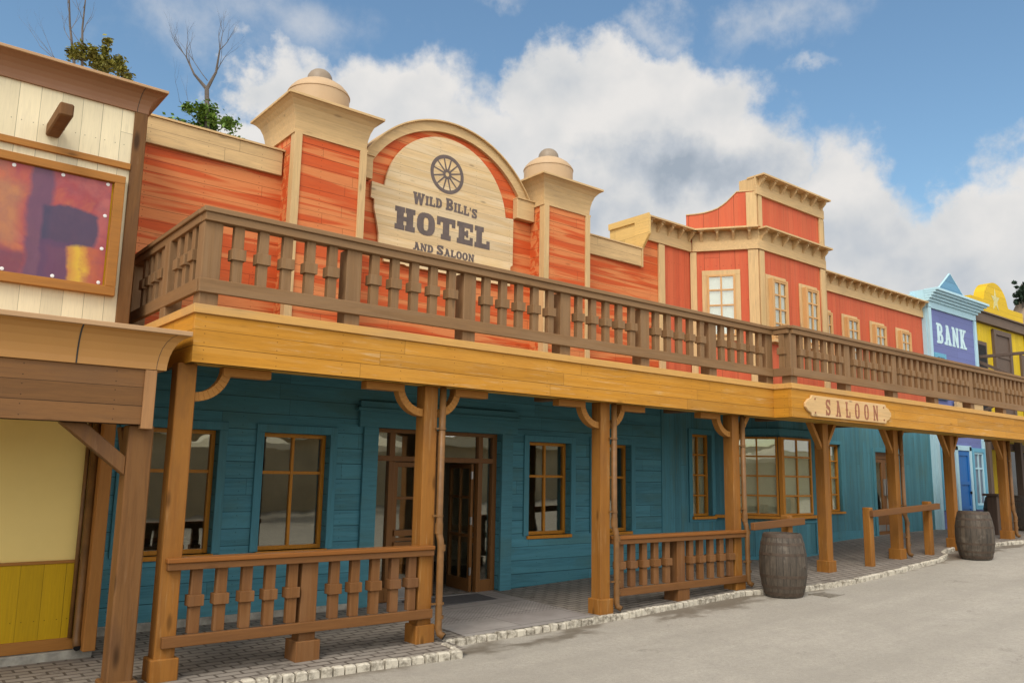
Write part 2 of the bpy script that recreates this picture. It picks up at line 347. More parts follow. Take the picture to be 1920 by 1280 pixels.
def mat_pave():
    m, t, b = newmat('block_paving'); p = t.n('ShaderNodeNewGeometry').outputs['Position']
    wv = t.v('ADD', p, t.v('MULTIPLY', t.v('SUBTRACT', t.noise(p, 9, 3, .6, 0, True), (.5, .5, .5)), (.018, .018, 0)))
    br = t.n('ShaderNodeTexBrick'); t.put(br.inputs['Vector'], wv); br.offset = .5
    br.inputs['Scale'].default_value = 1; br.inputs['Brick Width'].default_value = .205; br.inputs['Row Height'].default_value = .105
    br.inputs['Mortar Size'].default_value = .011; br.inputs['Mortar Smooth'].default_value = .15; br.inputs['Bias'].default_value = 0
    br.inputs['Color1'].default_value = (.31, .27, .225, 1); br.inputs['Color2'].default_value = (.24, .205, .17, 1); br.inputs['Mortar'].default_value = (.045, .028, .016, 1)
    n = t.noise(p, 1.4, 5, .65); n2 = t.noise(p, 60, 5, .7)
    col = t.mix(t.mr(n, .35, .7, 0, .6), br.outputs[0], (.13, .11, .09)); col = t.mix(t.mr(n2, .45, .7, 0, .5), col, (.29, .26, .22))
    dk = t.m('MULTIPLY', t.mr(t.noise(p, 3.1, 6, .7), .58, .66), .65); col = t.mix(dk, col, (.055, .042, .03))
    t.put(b.inputs['Base Color'], col); t.put(b.inputs['Roughness'], t.mr(n2, .3, .7, .65, .9))
    bp = t.n('ShaderNodeBump'); bp.inputs['Strength'].default_value = .8; bp.inputs['Distance'].default_value = .008
    t.put(bp.inputs['Height'], t.m('ADD', t.m('SUBTRACT', 1, br.outputs[1]), t.m('MULTIPLY', n2, .3))); t.L.new(bp.outputs[0], b.inputs['Normal']); return m
M_pave = mat_pave()
def mat_slab():
    m, t, b = newmat('concrete_slabs'); p = t.n('ShaderNodeNewGeometry').outputs['Position']
    br = t.n('ShaderNodeTexBrick'); t.put(br.inputs['Vector'], p); br.offset = .37
    br.inputs['Scale'].default_value = 1; br.inputs['Brick Width'].default_value = .95; br.inputs['Row Height'].default_value = .62
    br.inputs['Mortar Size'].default_value = .005; br.inputs['Color1'].default_value = (.34, .31, .28, 1); br.inputs['Color2'].default_value = (.28, .25, .23, 1); br.inputs['Mortar'].default_value = (.07, .055, .045, 1)
    n = t.noise(p, 3, 6, .7); x, y, z = t.sep(p)
    dots = t.m('MULTIPLY', t.m('SINE', t.m('MULTIPLY', x, 120)), t.m('SINE', t.m('MULTIPLY', y, 120)))
    row = t.m('MULTIPLY', t.mr(y, 7.30, 7.32), t.mr(y, 7.92, 7.94, 1, 0))
    col = t.mix(t.mr(n, .35, .7, 0, .6), br.outputs[0], (.16, .135, .12))
    col = t.mix(t.m('MULTIPLY', row, t.mr(dots, .1, .5, 0, .5)), col, (.10, .085, .08))
    t.put(b.inputs['Base Color'], col); b.inputs['Roughness'].default_value = .8
    bp = t.n('ShaderNodeBump'); bp.inputs['Strength'].default_value = .4; bp.inputs['Distance'].default_value = .005
    t.put(bp.inputs['Height'], t.m('SUBTRACT', t.m('ADD', n, t.m('MULTIPLY', row, dots)), t.m('MULTIPLY', br.outputs[1], 2))); t.L.new(bp.outputs[0], b.inputs['Normal']); return m
M_slab = mat_slab()
def mat_kerb():
    m, t, b = newmat('painted_kerb'); p = t.n('ShaderNodeNewGeometry').outputs['Position']
    n = t.noise(p, 14, 7, .7); n2 = t.noise(p, 2.5, 4, .6)
    f = t.m('ADD', n, t.m('MULTIPLY', n2, .35))
    col = t.mix(t.mr(f, .62, .84), (.56, .51, .41), (.16, .135, .10))
    t.put(b.inputs['Base Color'], col); b.inputs['Roughness'].default_value = .85
    bp = t.n('ShaderNodeBump'); bp.inputs['Strength'].default_value = .7; bp.inputs['Distance'].default_value = .01
    t.put(bp.inputs['Height'], n); t.L.new(bp.outputs[0], b.inputs['Normal']); return m
M_kerb = mat_kerb()
def mat_poster():
    m, t, b = newmat('banner_print'); p = t.n('ShaderNodeNewGeometry').outputs['Position']; x, y, z = t.sep(p)
    wn = t.v('MULTIPLY', t.v('SUBTRACT', t.noise(p, 3.5, 4, .55, 0, True), (.5, .5, .5)), (.16, 0, .16)); q = t.v('ADD', p, wn); qx, qy, qz = t.sep(q)
    n = t.noise(p, 2.4, 4, .55, .8); n2 = t.noise(p, 9, 5, .6)
    col = t.ramp(t.m('ADD', n, t.m('MULTIPLY', t.m('SUBTRACT', qx, .9), .25)), [(.25, (.30, .12, .06)), (.45, (.42, .10, .045)), (.6, (.33, .045, .05)), (.8, (.42, .10, .09))])
    # dark doorway and boulder in the print
    def box(x0, x1, z0, z1, s=.05):
        s = s*.45
        a = t.m('MULTIPLY', t.mr(qx, x0-s, x0+s), t.mr(qx, x1-s, x1+s, 1, 0)); c = t.m('MULTIPLY', t.mr(qz, z0-s, z0+s), t.mr(qz, z1-s, z1+s, 1, 0)); return t.m('MULTIPLY', a, c)
    col = t.mix(t.m('MULTIPLY', box(1.0, 1.18, 3.1, 4.3), .8), col, (.075, .045, .10))
    col = t.mix(t.m('MULTIPLY', box(1.12, 1.55, 3.5, 3.85, .04), .92), col, (.035, .03, .075))
    col = t.mix(t.m('MULTIPLY', box(1.12, 1.38, 3.1, 3.55, .03), .9), col, (.085, .03, .085))
    bb = box(1.34, 1.9, 3.0, 3.52, .03); col = t.mix(t.m('MULTIPLY', bb, .9), col, t.ramp(t.m('ADD', t.m('MULTIPLY', t.m('SUBTRACT', qx, 1.35), 2.4), t.m('MULTIPLY', n2, .3)), [(.05, (.46, .13, .03)), (.32, (.62, .40, .02)), (.55, (.42, .10, .03)), (1, (.36, .05, .04))]))
    col = t.mix(t.m('MULTIPLY', box(.2, 1.0, 3.1, 3.4, .08), .7), col, (.10, .03, .06))
    col = t.mix(t.m('MULTIPLY', box(.3, .95, 3.45, 4.0, .12), .6), col, (.40, .20, .07))
    col = t.mix(t.mr(n2, .45, .75, 0, .35), col, (.10, .04, .08))
    t.put(b.inputs['Base Color'], col); b.inputs['Roughness'].default_value = .45
    bp = t.n('ShaderNodeBump'); bp.inputs['Strength'].default_value = .35; bp.inputs['Distance'].default_value = .03
    t.put(bp.inputs['Height'], t.noise(t.v('MULTIPLY', p, (3, 1, 1)), 1.6, 3)); t.L.new(bp.outputs[0], b.inputs['Normal']); return m
M_poster = mat_poster()
def mat_leaf(name, c):
    m, t, b = newmat(name); p = t.n('ShaderNodeNewGeometry').outputs['Position']
    t.put(b.inputs['Base Color'], t.mix(t.mr(t.noise(p, 14, 3), .35, .65), tuple(q*.6 for q in c), tuple(q*1.5 for q in c))); b.inputs['Roughness'].default_value = .6; return m
M_leaf = mat_leaf('leaves_green', (.12, .21, .03)); M_leaf2 = mat_leaf('leaves_olive', (.21, .20, .035)); M_leaf3 = mat_leaf('leaves_dark', (.03, .06, .035))
M_bark = plain('bark', (.12, .10, .085), .9, .3, 10, 0, .4)
M_rock = plain('rock', (.27, .20, .14), .95, .4, .7, 0, .6)
M_canvas = plain('parasol_canvas', (.70, .64, .48), .8, .04)
M_far = plain('opposite_wall', (.50, .42, .28), .8, .2, .8)
M_gnd = plain('far_ground', (.16, .15, .09), .95, .3, .3)

# ------------------------------------------------------------------ mesh helpers
C = S.collection
class MB:
    def __init__(s): s.v = []; s.f = []; s.g = []
    def add(s, vs, fs):
        n = len(s.v); s.v += [tuple(q) for q in vs]; s.f += [tuple(n+i for i in q) for q in fs]; s.g.append((n, len(s.v))); return s
    def box(s, x0, x1, y0, y1, z0, z1):
        return s.add([(x0, y0, z0), (x1, y0, z0), (x1, y1, z0), (x0, y1, z0), (x0, y0, z1), (x1, y0, z1), (x1, y1, z1), (x0, y1, z1)],
                     [(0, 3, 2, 1), (4, 5, 6, 7), (0, 1, 5, 4), (1, 2, 6, 5), (2, 3, 7, 6), (3, 0, 4, 7)])
    def prism(s, pts, y0, y1):   # polygon in XZ (counter-clockwise seen from -Y), extruded along Y
        n = len(pts); vs = [(a, y0, b) for a, b in pts]+[(a, y1, b) for a, b in pts]
        return s.add(vs, [tuple(range(n)), tuple(range(2*n-1, n-1, -1))]+[(i, n+i, n+(i+1) % n, (i+1) % n) for i in range(n)])
    def prismx(s, pts, x0, x1):  # polygon in YZ
        n = len(pts); vs = [(x0, a, b) for a, b in pts]+[(x1, a, b) for a, b in pts]
        return s.add(vs, [tuple(range(n-1, -1, -1)), tuple(range(n, 2*n))]+[(i, (i+1) % n, n+(i+1) % n, n+i) for i in range(n)])
    def prismz(s, pts, z0, z1):
        n = len(pts); vs = [(a, b, z0) for a, b in pts]+[(a, b, z1) for a, b in pts]
        return s.add(vs, [tuple(range(n-1, -1, -1)), tuple(range(n, 2*n))]+[(i, (i+1) % n, n+(i+1) % n, n+i) for i in range(n)])
    def plank(s, A, B, t0, t1, d0, d1, z0, z1):
        """box along the plan line A->B (t metres along, d metres out to its right-hand side, i.e. towards the street)"""
        A = Vector(A); B = Vector(B); u = (B-A).normalized(); n = Vector((u.y, -u.x))
        q = [A+u*t0+n*d1, A+u*t1+n*d1, A+u*t1+n*d0, A+u*t0+n*d0]
        return s.prismz([(a.x, a.y) for a in q], z0, z1)
    def tube(s, pts, rad, seg=10, cap=True):
        rings = []; P = [Vector(p) for p in pts]
        R = rad if isinstance(rad, (list, tuple)) else [rad]*len(P)
        up = Vector((0, 0, 1)); prev = None
        for i, p in enumerate(P):
            d = (P[min(i+1, len(P)-1)]-P[max(i-1, 0)]).normalized()
            a = prev if prev is not None else (d.cross(up) if abs(d.dot(up)) < .95 else d.cross(Vector((1, 0, 0))))
            a = (a-d*a.dot(d)).normalized(); prev = a; b = d.cross(a)
            rings.append([p+(a*cos(2*pi*k/seg)+b*sin(2*pi*k/seg))*R[i] for k in range(seg)])
        vs = [v for r in rings for v in r]; fs = []
        for i in range(len(P)-1):
            for k in range(seg):
                fs.append((i*seg+k, i*seg+(k+1) % seg, (i+1)*seg+(k+1) % seg, (i+1)*seg+k))
        if cap: fs += [tuple(range(seg-1, -1, -1)), tuple(range((len(P)-1)*seg, len(P)*seg))]
        return s.add(vs, fs)
    def lathe(s, prof, cx, cy, seg=40):
        vs = []; fs = []
        for r, z in prof: vs += [(cx+r*cos(2*pi*k/seg), cy+r*sin(2*pi*k/seg), z) for k in range(seg)]
        for i in range(len(prof)-1):
            for k in range(seg): fs.append((i*seg+k, i*seg+(k+1) % seg, (i+1)*seg+(k+1) % seg, (i+1)*seg+k))
        fs += [tuple(range(seg-1, -1, -1)), tuple(range((len(prof)-1)*seg, len(prof)*seg))]
        return s.add(vs, fs)
    def cove(s, x0, x1, y0, y1, prof):  # rectangular plan growing outwards by o at height z, prof=[(o,z)..]
        vs = []; fs = []
        for o, z in prof: vs += [(x0-o, y0-o, z), (x1+o, y0-o, z), (x1+o, y1+o, z), (x0-o, y1+o, z)]
        for i in range(len(prof)-1):
            for k in range(4): fs.append((4*i+k, 4*i+(k+1) % 4, 4*i+4+(k+1) % 4, 4*i+4+k))
        n = 4*(len(prof)-1); fs += [(3, 2, 1, 0), (n, n+1, n+2, n+3)]
        return s.add(vs, fs)
    def wall(s, x0, x1, z0, z1, y0, y1, holes):  # slab in XZ between y0 (front) and y1 with rectangular holes (xa,xb,za,zb)
        xs = sorted({x0, x1, *[h[i] for h in holes for i in (0, 1) if x0 < h[i] < x1]}); zs = sorted({z0, z1, *[h[i] for h in holes for i in (2, 3) if z0 < h[i] < z1]})
        def solid(i, j):
            if not (0 <= i < len(xs)-1 and 0 <= j < len(zs)-1): return False
            cx = (xs[i]+xs[i+1])/2; cz = (zs[j]+zs[j+1])/2
            return not any(h[0] < cx < h[1] and h[2] < cz < h[3] for h in holes)
        for i in range(len(xs)-1):
            for j in range(len(zs)-1):
                if not solid(i, j): continue
                a, b, c, d = xs[i], xs[i+1], zs[j], zs[j+1]
                s.add([(a, y0, c), (b, y0, c), (b, y0, d), (a, y0, d)], [(0, 1, 2, 3)]); s.add([(a, y1, c), (b, y1, c), (b, y1, d), (a, y1, d)], [(3, 2, 1, 0)])
                if not solid(i-1, j): s.add([(a, y0, c), (a, y0, d), (a, y1, d), (a, y1, c)], [(0, 1, 2, 3)])
                if not solid(i+1, j): s.add([(b, y0, c), (b, y0, d), (b, y1, d), (b, y1, c)], [(3, 2, 1, 0)])
                if not solid(i, j-1): s.add([(a, y0, c), (b, y0, c), (b, y1, c), (a, y1, c)], [(3, 2, 1, 0)])
                if not solid(i, j+1): s.add([(a, y0, d), (b, y0, d), (b, y1, d), (a, y1, d)], [(0, 1, 2, 3)])
        return s
    def build(s, name, mat, parent=None, bevel=0, smooth=False, org=None, split=False):
        if split:      # every separate piece becomes a part of its own
            bb = []
            for a, b in s.g:
                q = s.v[a:b]; bb.append([min(v[i] for v in q)-.003 for i in range(3)]+[max(v[i] for v in q)+.003 for i in range(3)])
            par = list(range(len(bb)))
            def fd(i):
                while par[i] != i: i = par[i]
                return i
            for i in range(len(bb)):
                for j in range(i):
                    if all(bb[i][k] <= bb[j][k+3] and bb[j][k] <= bb[i][k+3] for k in range(3)): par[fd(i)] = fd(j)
            out = []
            for r in sorted({fd(i) for i in range(len(bb))}):
                m = MB()
                for i, (a, b) in enumerate(s.g):
                    if fd(i) == r: m.add(s.v[a:b], [tuple(x-a for x in f) for f in s.f if a <= f[0] < b])
                out.append(m.build(name, mat, parent, bevel, smooth, org))
            return out[0]
        root = parent
        while root is not None and root.parent is not None: root = root.parent
        o0 = Vector(org) if org is not None else (Vector(root.location) if root is not None else Vector((0, 0, 0)))
        me = bpy.data.meshes.new(name); me.from_pydata([(Vector(v)-o0)[:] for v in s.v], [], s.f); me.update()
        bm = bmesh.new(); bm.from_mesh(me); bmesh.ops.recalc_face_normals(bm, faces=bm.faces)
        bm.to_mesh(me); bm.free()
        if smooth:
            for p in me.polygons: p.use_smooth = True
        me.materials.append(mat)
        o = bpy.data.objects.new(name, me); C.objects.link(o)
        if parent is not None:
            o.parent = parent
            if org is not None:
                pw = Vector((0, 0, 0)); q = parent
                while q is not None: pw += Vector(q.location); q = q.parent
                o.location = o0-pw
        elif org is not None: o.location = o0
        if bevel:
            b = o.modifiers.new('b', 'BEVEL'); b.width = bevel; b.segments = 1; b.limit_method = 'ANGLE'; b.angle_limit = radians(40)
        if smooth == 'auto':
            e = o.modifiers.new('e', 'EDGE_SPLIT'); e.split_angle = radians(35)
        return o
def tag(o, label=None, cat=None, group=None, kind=None):
    if label: o['label'] = label
    if cat: o['category'] = cat
    if group: o['group'] = group
    if kind: o['kind'] = kind
    return o
def thing(name, label, cat, loc, group=None):
    o = bpy.data.objects.new(name, None); o.location = loc; C.objects.link(o); o.empty_display_size = .2
    return tag(o, label, cat, group)
def copy_tree(o, parent=None, shift=None):
    c = o.copy(); C.objects.link(c)
    if parent is not None: c.parent = parent
    if shift is not None: c.location = Vector(o.location)+Vector(shift)
    for ch in list(o.children): copy_tree(ch, c)
    return c
def struct(mb, name, mat, **k): return tag(mb.build(name, mat, None, **k), kind='structure')
GP = [(-300, -.04), (2, -.02), (4.4, 0), (7, .045), (9.4, .13), (11.5, .21), (13.8, .29), (16, .385), (18.4, .45), (22, .5), (300, .5)]
def gz(x):
    for (a, b), (c, d) in zip(GP, GP[1:]):
        if a <= x <= c: return b+(d-b)*(x-a)/(c-a)
    return 0

# ------------------------------------------------------------------ ground
KL = [(-20, 6.36), (2.66, 6.36), (3.5, 6.31), (4.52, 6.22)]
KR = [(4.62, 6.66), (5.6, 6.62), (6.8, 6.61), (8.06, 6.61), (9.3, 6.60), (9.75, 6.42), (10.12, 6.25), (11.1, 6.13), (12.2, 6.17), (13.38, 6.26), (14.4, 6.33), (14.9, 6.45), (15.25, 6.66), (15.8, 6.78), (16.6, 6.74), (18.26, 6.45), (22, 6.3), (60, 6.3)]
xs = [-300, -60, -20, 0, 2, 4.4, 7, 9.4, 11.5, 13.8, 16, 18.4, 22, 60, 300]
mb = MB()
for i in range(len(xs)-1):
    a, b = xs[i], xs[i+1]; za, zb = gz(a)-.055, gz(b)-.055
    mb.add([(a, -300, za), (b, -300, zb), (b, 300, zb), (a, 300, za)], [(0, 1, 2, 3)])
struct(mb, 'road', M_road)
def sheet(front, ylim, dz, name, mat):
    mb = MB(); pts = []
    xsr = sorted({p[0] for p in front} | {g[0] for g in GP if front[0][0] < g[0] < front[-1][0]})
    def fy(x):
        for (a, b), (c, d) in zip(front, front[1:]):
            if a <= x <= c: return b+(d-b)*(x-a)/(c-a)
    for a, b in zip(xsr, xsr[1:]):
        mb.add([(a, fy(a), gz(a)+dz), (b, fy(b), gz(b)+dz), (b, ylim, gz(b)+dz), (a, ylim, gz(a)+dz)], [(0, 1, 2, 3)])
    return struct(mb, name, mat)
sheet([(a, b+.03) for a, b in KL]+[(4.60, 6.28), (4.66, 6.70)]+[(a, b+.03) for a, b in KR[1:]], 16, 0, 'pavement', M_pave)
mb = MB()
for (x0, x1, y0, y1) in [(5.0, 6.75, 6.70, 8.86)]:
    n = 6
    for i in range(n):
        a = x0+(x1-x0)*i/n; b = x0+(x1-x0)*(i+1)/n
        sk = .0
        mb.add([(a-.1, y0, gz(a)+.004), (b-.1, y0, gz(b)+.004), (b+.12, y1, gz(b)+.004), (a+.12, y1, gz(a)+.004)], [(0, 1, 2, 3)])
struct(mb, 'paving_slabs', M_slab)
def kerb_line(mb, line, L=.115, w=.062):
    pts = [Vector((a, b)) for a, b in line]
    segs = []; 
    for a, b in zip(pts, pts[1:]):
        d = (b-a).length; n = max(1, round(d/(L*random.uniform(.85, 1.2))))
        for i in range(n): segs.append((a+(b-a)*i/n, a+(b-a)*(i+1)/n))
    for a, b in segs:
        if a.x > 30 or a.x < -3: continue
        u = (b-a).normalized(); n = Vector((-u.y, u.x)); g = .007
        a = a+u*g; b = b-u*g; j = random.uniform(-.006, .006); top = .012+random.uniform(-.005, .006); h = random.uniform(.0, .004)
        q = [a-n*j, b-n*j, b+n*w, a+n*w]; c = .012
        q2 = [a+u*c+n*(c-j), b-u*c+n*(c-j), b-u*c+n*(w-c), a+u*c+n*(w-c)]
        zz = gz(a.x)+top
        vs = [(p.x, p.y, zz-.12) for p in q]+[(p.x, p.y, zz-.012) for p in q]+[(p.x, p.y, zz) for p in q2]
        fs = [(0, 1, 5, 4), (1, 2, 6, 5), (2, 3, 7, 6), (3, 0, 4, 7), (4, 5, 9, 8), (5, 6, 10, 9), (6, 7, 11, 10), (7, 4, 8, 11), (8, 9, 10, 11)]
        mb.add(vs, fs)
mb = MB(); kerb_line(mb, KL); kerb_line(mb, [(4.53, 6.24), (4.60, 6.60)]); kerb_line(mb, KR[:18])
struct(mb, 'kerb', M_kerb)
mb = MB()
for i in range(7): mb.box(9.97+i*.055, 10.0+i*.055, 5.82, 6.06, .085, .108)
mb.box(9.93, 10.37, 5.79, 5.82, .085, .11); mb.box(9.93, 10.37, 6.06, 6.09, .085, .11)
tag(mb.build('drain_grate', plain('dusty_iron', (.19, .165, .13), .85, .3, 20)), 'rusty iron drain grate in the road beside the nearer barrel', 'drain grate')

# ------------------------------------------------------------------ windows
def frame_rect(mb, x0, x1, z0, z1, w, y0, y1):
    mb.box(x0, x0+w, y0, y1, z0, z1); mb.box(x1-w, x1, y0, y1, z0, z1); mb.box(x0+w, x1-w, y0, y1, z0, z0+w); mb.box(x0+w, x1-w, y0, y1, z1-w, z1)
def bars(mb, x0, x1, z0, z1, vx, hz, w, y0, y1):
    for a in vx: mb.box(a-w/2, a+w/2, y0, y1, z0, z1)
    ed = [x0]+[q for a in vx for q in (a-w/2, a+w/2)]+[x1]
    for h in hz:
        for i in range(0, len(ed), 2): mb.box(ed[i], ed[i+1], y0+.003, y1-.003, h-w/2, h+w/2)
def window(root, x0, x1, z0, z1, yf, vx, hz, mat, w=.05, bw=.03, name='window'):
    """frame in the opening with its face at y=yf; bars; pane"""
    mb = MB(); frame_rect(mb, x0, x1, z0, z1, w, yf, yf+.06); bars(mb, x0+w, x1-w, z0+w, z1-w, vx, hz, bw, yf+.006, yf+.05)
    fr = mb.build(name, mat, root, bevel=.003)
    MB().box(x0+w, x1-w, yf+.028, yf+.034, z0+w, z1-w).build('pane', M_glass, fr)
    return fr
def casing(mb, x0, x1, z0, z1, w, y0, y1, bottom=False, top=None):
    top = top or w
    mb.box(x0-w, x0, y0, y1, z0-(w if bottom else 0), z1); mb.box(x1, x1+w, y0, y1, z0-(w if bottom else 0), z1)
    mb.box(x0-w, x1+w, y0, y1, z1, z1+top)
    if bottom: mb.box(x0, x1, y0, y1, z0-w, z0)

# ================================================================== HOTEL
WY = 8.85
hotel = thing('hotel_building', 'orange timber hotel with teal ground floor, round arch between two capped pillars', 'hotel', (6, 8.85, 0))
HO = [(2.20, 3.10, .70, 1.99), (3.60, 4.40, .70, 1.99), (7.45, 8.25, .74, 2.03), (8.73, 9.53, .74, 2.05), (5.03, 6.95, -.2, 2.11)]
MB().wall(1.82, 10.25, .05, 2.80, WY-.03, WY+.16, [(a, b, max(c, -.3), d) for a, b, c, d in HO]).build('ground_floor_wall', M_teal, hotel)
mb = MB()
for x0, x1 in ((1.9, 4.8),): mb.box(x0, x1, WY-.05, WY+.12, -.2, .065)
mb.build('plinth', M_stone, hotel, bevel=.006)
MB().box(7.16, 10.25, WY-.02, WY+.12, -.1, .05).build('base_board', M_tealtx, hotel)
mb = MB()
for a, b, c, d in HO[:4]: casing(mb, a, b, c, d, .09, WY-.055, WY-.03)
mb.build('window_casing', M_tealtz, hotel, bevel=.003, split=True)
mb = MB()
for a, b, c, d in HO[:4]: mb.box(a-.02, b+.02, WY-.06, WY+.12, c-.045, c)
mb.build('window_sill', M_wfr, hotel, bevel=.003, split=True)
for a, b, c, d in HO[:4]:
    window(hotel, a, b, c, d, WY+.07, [(a+b)/2], [1.55], M_wfr, .045, .035)
# door surround
mb = MB(); mb.box(4.83, 5.03, WY-.07, WY-.03, 0, 2.11); mb.box(6.95, 7.14, WY-.07, WY-.03, 0.03, 2.11)
mb.box(4.76, 7.21, WY-.08, WY-.03, 2.11, 2.30); mb.box(4.72, 7.25, WY-.11, WY-.03, 2.30, 2.34); mb.box(4.76, 7.21, WY-.09, WY-.03, 2.34, 2.42)
mb.build('door_surround', M_tealtx, hotel, bevel=.003)
ds = MB(); Y0, Y1 = WY+.05, WY+.13
ds.box(5.03, 5.08, Y0, Y1, .0, 2.11); ds.box(6.88, 6.95, Y0, Y1, .02, 2.11); ds.box(5.08, 6.88, Y0, Y1, 2.06, 2.11); ds.box(5.08, 6.88, Y0, Y1, 1.71, 1.775)
for a, b in ((5.26, 5.34), (6.64, 6.71)): ds.box(a, b, Y0, Y1, .02, 1.71); ds.box(a, b, Y0, Y1, 1.775, 2.06)
ds.box(5.96, 6.02, Y0, Y1, 1.775, 2.06)
for a, b in ((5.08, 5.26), (6.71, 6.88)): ds.box(a, b, Y0+.004, Y1, .02, .19)
ef = ds.build('entrance_frame', M_dfr, hotel, bevel=.003)
mb = MB()
for a, b, c, d in ((5.08, 5.26, .19, 1.71), (6.71, 6.88, .19, 1.71), (5.08, 5.26, 1.775, 2.06), (5.34, 5.96, 1.775, 2.06), (6.02, 6.64, 1.775, 2.06), (6.71, 6.88, 1.775, 2.06)): mb.box(a, b, WY+.09, WY+.095, c, d)
mb.build('pane', M_glass, ef)
def leaf(root, label, place):
    # a door leaf 0.64 wide in local X 0..w, thickness along Y; place maps points to the world
    w = .64; mb = MB()
    mb.box(0, .06, 0, .045, .04, 1.70); mb.box(w-.06, w, 0, .045, .04, 1.70); mb.box(.06, w-.06, 0, .045, 1.64, 1.70); mb.box(.06, w-.06, 0, .045, .04, .20)
    mb.box(.06, w-.06, .002, .043, .735, .775); mb.box(w/2-.015, w/2+.015, .002, .043, .20, .735); mb.box(w/2-.015, w/2+.015, .002, .043, .775, 1.64)
    mb.box(.06, w/2-.015, .004, .041, 1.24, 1.275); mb.box(w/2+.015, w-.06, .004, .041, 1.24, 1.275)
    g = MB().box(.06, w-.06, .02, .024, .2, 1.64); h = MB().box(.02, w-.02, -.03, 0, .80, .87).box(.02, w-.02, -.03, 0, .66, .725)
    k = MB().box(.06, w-.06, -.003, 0, .05, .19)
    for q in (mb, g, h, k): q.v = [place(*p) for p in q.v]
    d = mb.build('door_leaf', M_dfr, root, bevel=.003); d['label'] = label
    g.build('pane', M_glass, d); h.build('push_bar', M_dfr, d, split=True); k.build('kick_plate', M_steel, d); return d
leaf(hotel, 'closed glazed door leaf', lambda x, y, z: (5.34+x, WY+.065+y, z))
aa = radians(97)
dl = leaf(hotel, 'door leaf standing open into the building', lambda x, y, z: (6.62+(-x)*cos(aa)*-1*-1-(y*1.0)*sin(aa), WY+.12+x*sin(aa), z))
mb = MB()
for z in (.25, .9, 1.5): mb.box(6.575, 6.60, WY+.11, WY+.135, z, z+.10)
mb.build('hinge', M_steel, dl, split=True)
MB().box(5.34, 6.64, WY+.0, WY+.05, .02, .045).build('threshold', M_steel, hotel)
tag(MB().box(5.45, 6.75, 8.28, 8.80, .024, .04).build('door_mat', plain('rubber_mat', (.085, .08, .08), .9, .2, 30), bevel=.004), 'dark grey rubber mat on the paving before the open hotel door', 'door mat')
# hotel interior
mb = MB(); mb.box(1.95, 10.2, 11.9, 12.0, 0, 2.7); mb.box(1.85, 1.95, WY+.16, 12, 0, 2.7); mb.box(10.2, 10.3, WY+.16, 12, 0, 2.7); mb.box(4.55, 4.65, WY+.5, 11.9, 0, 2.7)
mb.build('interior_wall', M_int, hotel)
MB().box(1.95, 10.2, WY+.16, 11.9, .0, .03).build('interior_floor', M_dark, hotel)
MB().box(1.9, 10.25, WY+.16, 12, 2.70, 2.75).build('interior_ceiling', M_int, hotel)
# upper wall
PZ = 5.27
MB().wall(1.82, 4.54, 2.80, PZ-.01, WY, WY+.16, []).wall(7.44, 10.25, 2.80, PZ-.01, WY, WY+.16, []).build('upper_wall', M_hotel, hotel, split=True)
MB().wall(9.862, 10.25, PZ-.01, 5.50, WY, WY+.16, []).build('upper_wall', M_hotel, hotel)
# arch gable
CXA, CZA, RO = 6.0, 4.73, 1.555
arc = [(CXA+(RO-.012)*cos(a), CZA+(RO-.012)*sin(a)) for a in [radians(31+i*(118/40)) for i in range(41)]]
MB().prism([(4.54, 2.80), (7.44, 2.80), (7.44, 5.5)]+arc+[(4.54, 5.5)], WY, WY+.16).build('arch_wall', M_hotel, hotel)
mb = MB(); n = 48; a0, a1 = radians(30.5), radians(149.5)
for i in range(n):
    p, q = a0+(a1-a0)*i/n, a0+(a1-a0)*(i+1)/n
    c = [(CXA+r*cos(w), CZA+r*sin(w)) for w, r in ((p, RO-.13), (p, RO), (q, RO), (q, RO-.13))]
    mb.prism(c, WY-.05, WY)
    c = [(CXA+r*cos(w), CZA+r*sin(w)) for w, r in ((p, RO), (p, RO+.018), (q, RO+.018), (q, RO))]
    mb.prism(c, WY-.09, WY+.2)
mb.build('arch_trim', M_trimx, hotel)
mb = MB()
for a, b in ((4.545, 4.76), (7.11, 7.435)):
    mb.box(a, b, WY-.10, WY, 5.20, 5.49); mb.box(a-.0, b+.015, WY-.12, WY+.02, 5.49, 5.51)
mb.build('impost_block', M_trimx, hotel, bevel=.004, split=True)
# parapet bands
for a, b in ((1.9, 3.60), (8.36, 9.80)):
    bd = MB().box(a, b, WY-.045, WY, 4.965, PZ-.012).build('parapet_board', M_trimxs, hotel, bevel=.003)
    MB().box(a, b+.02, WY-.065, WY+.18, PZ-.01, PZ+.012).build('coping', M_trimx, bd)
MB().box(9.80, 9.83, WY-.06, WY, 4.955, PZ-.012).build('parapet_board', M_trimz, hotel)
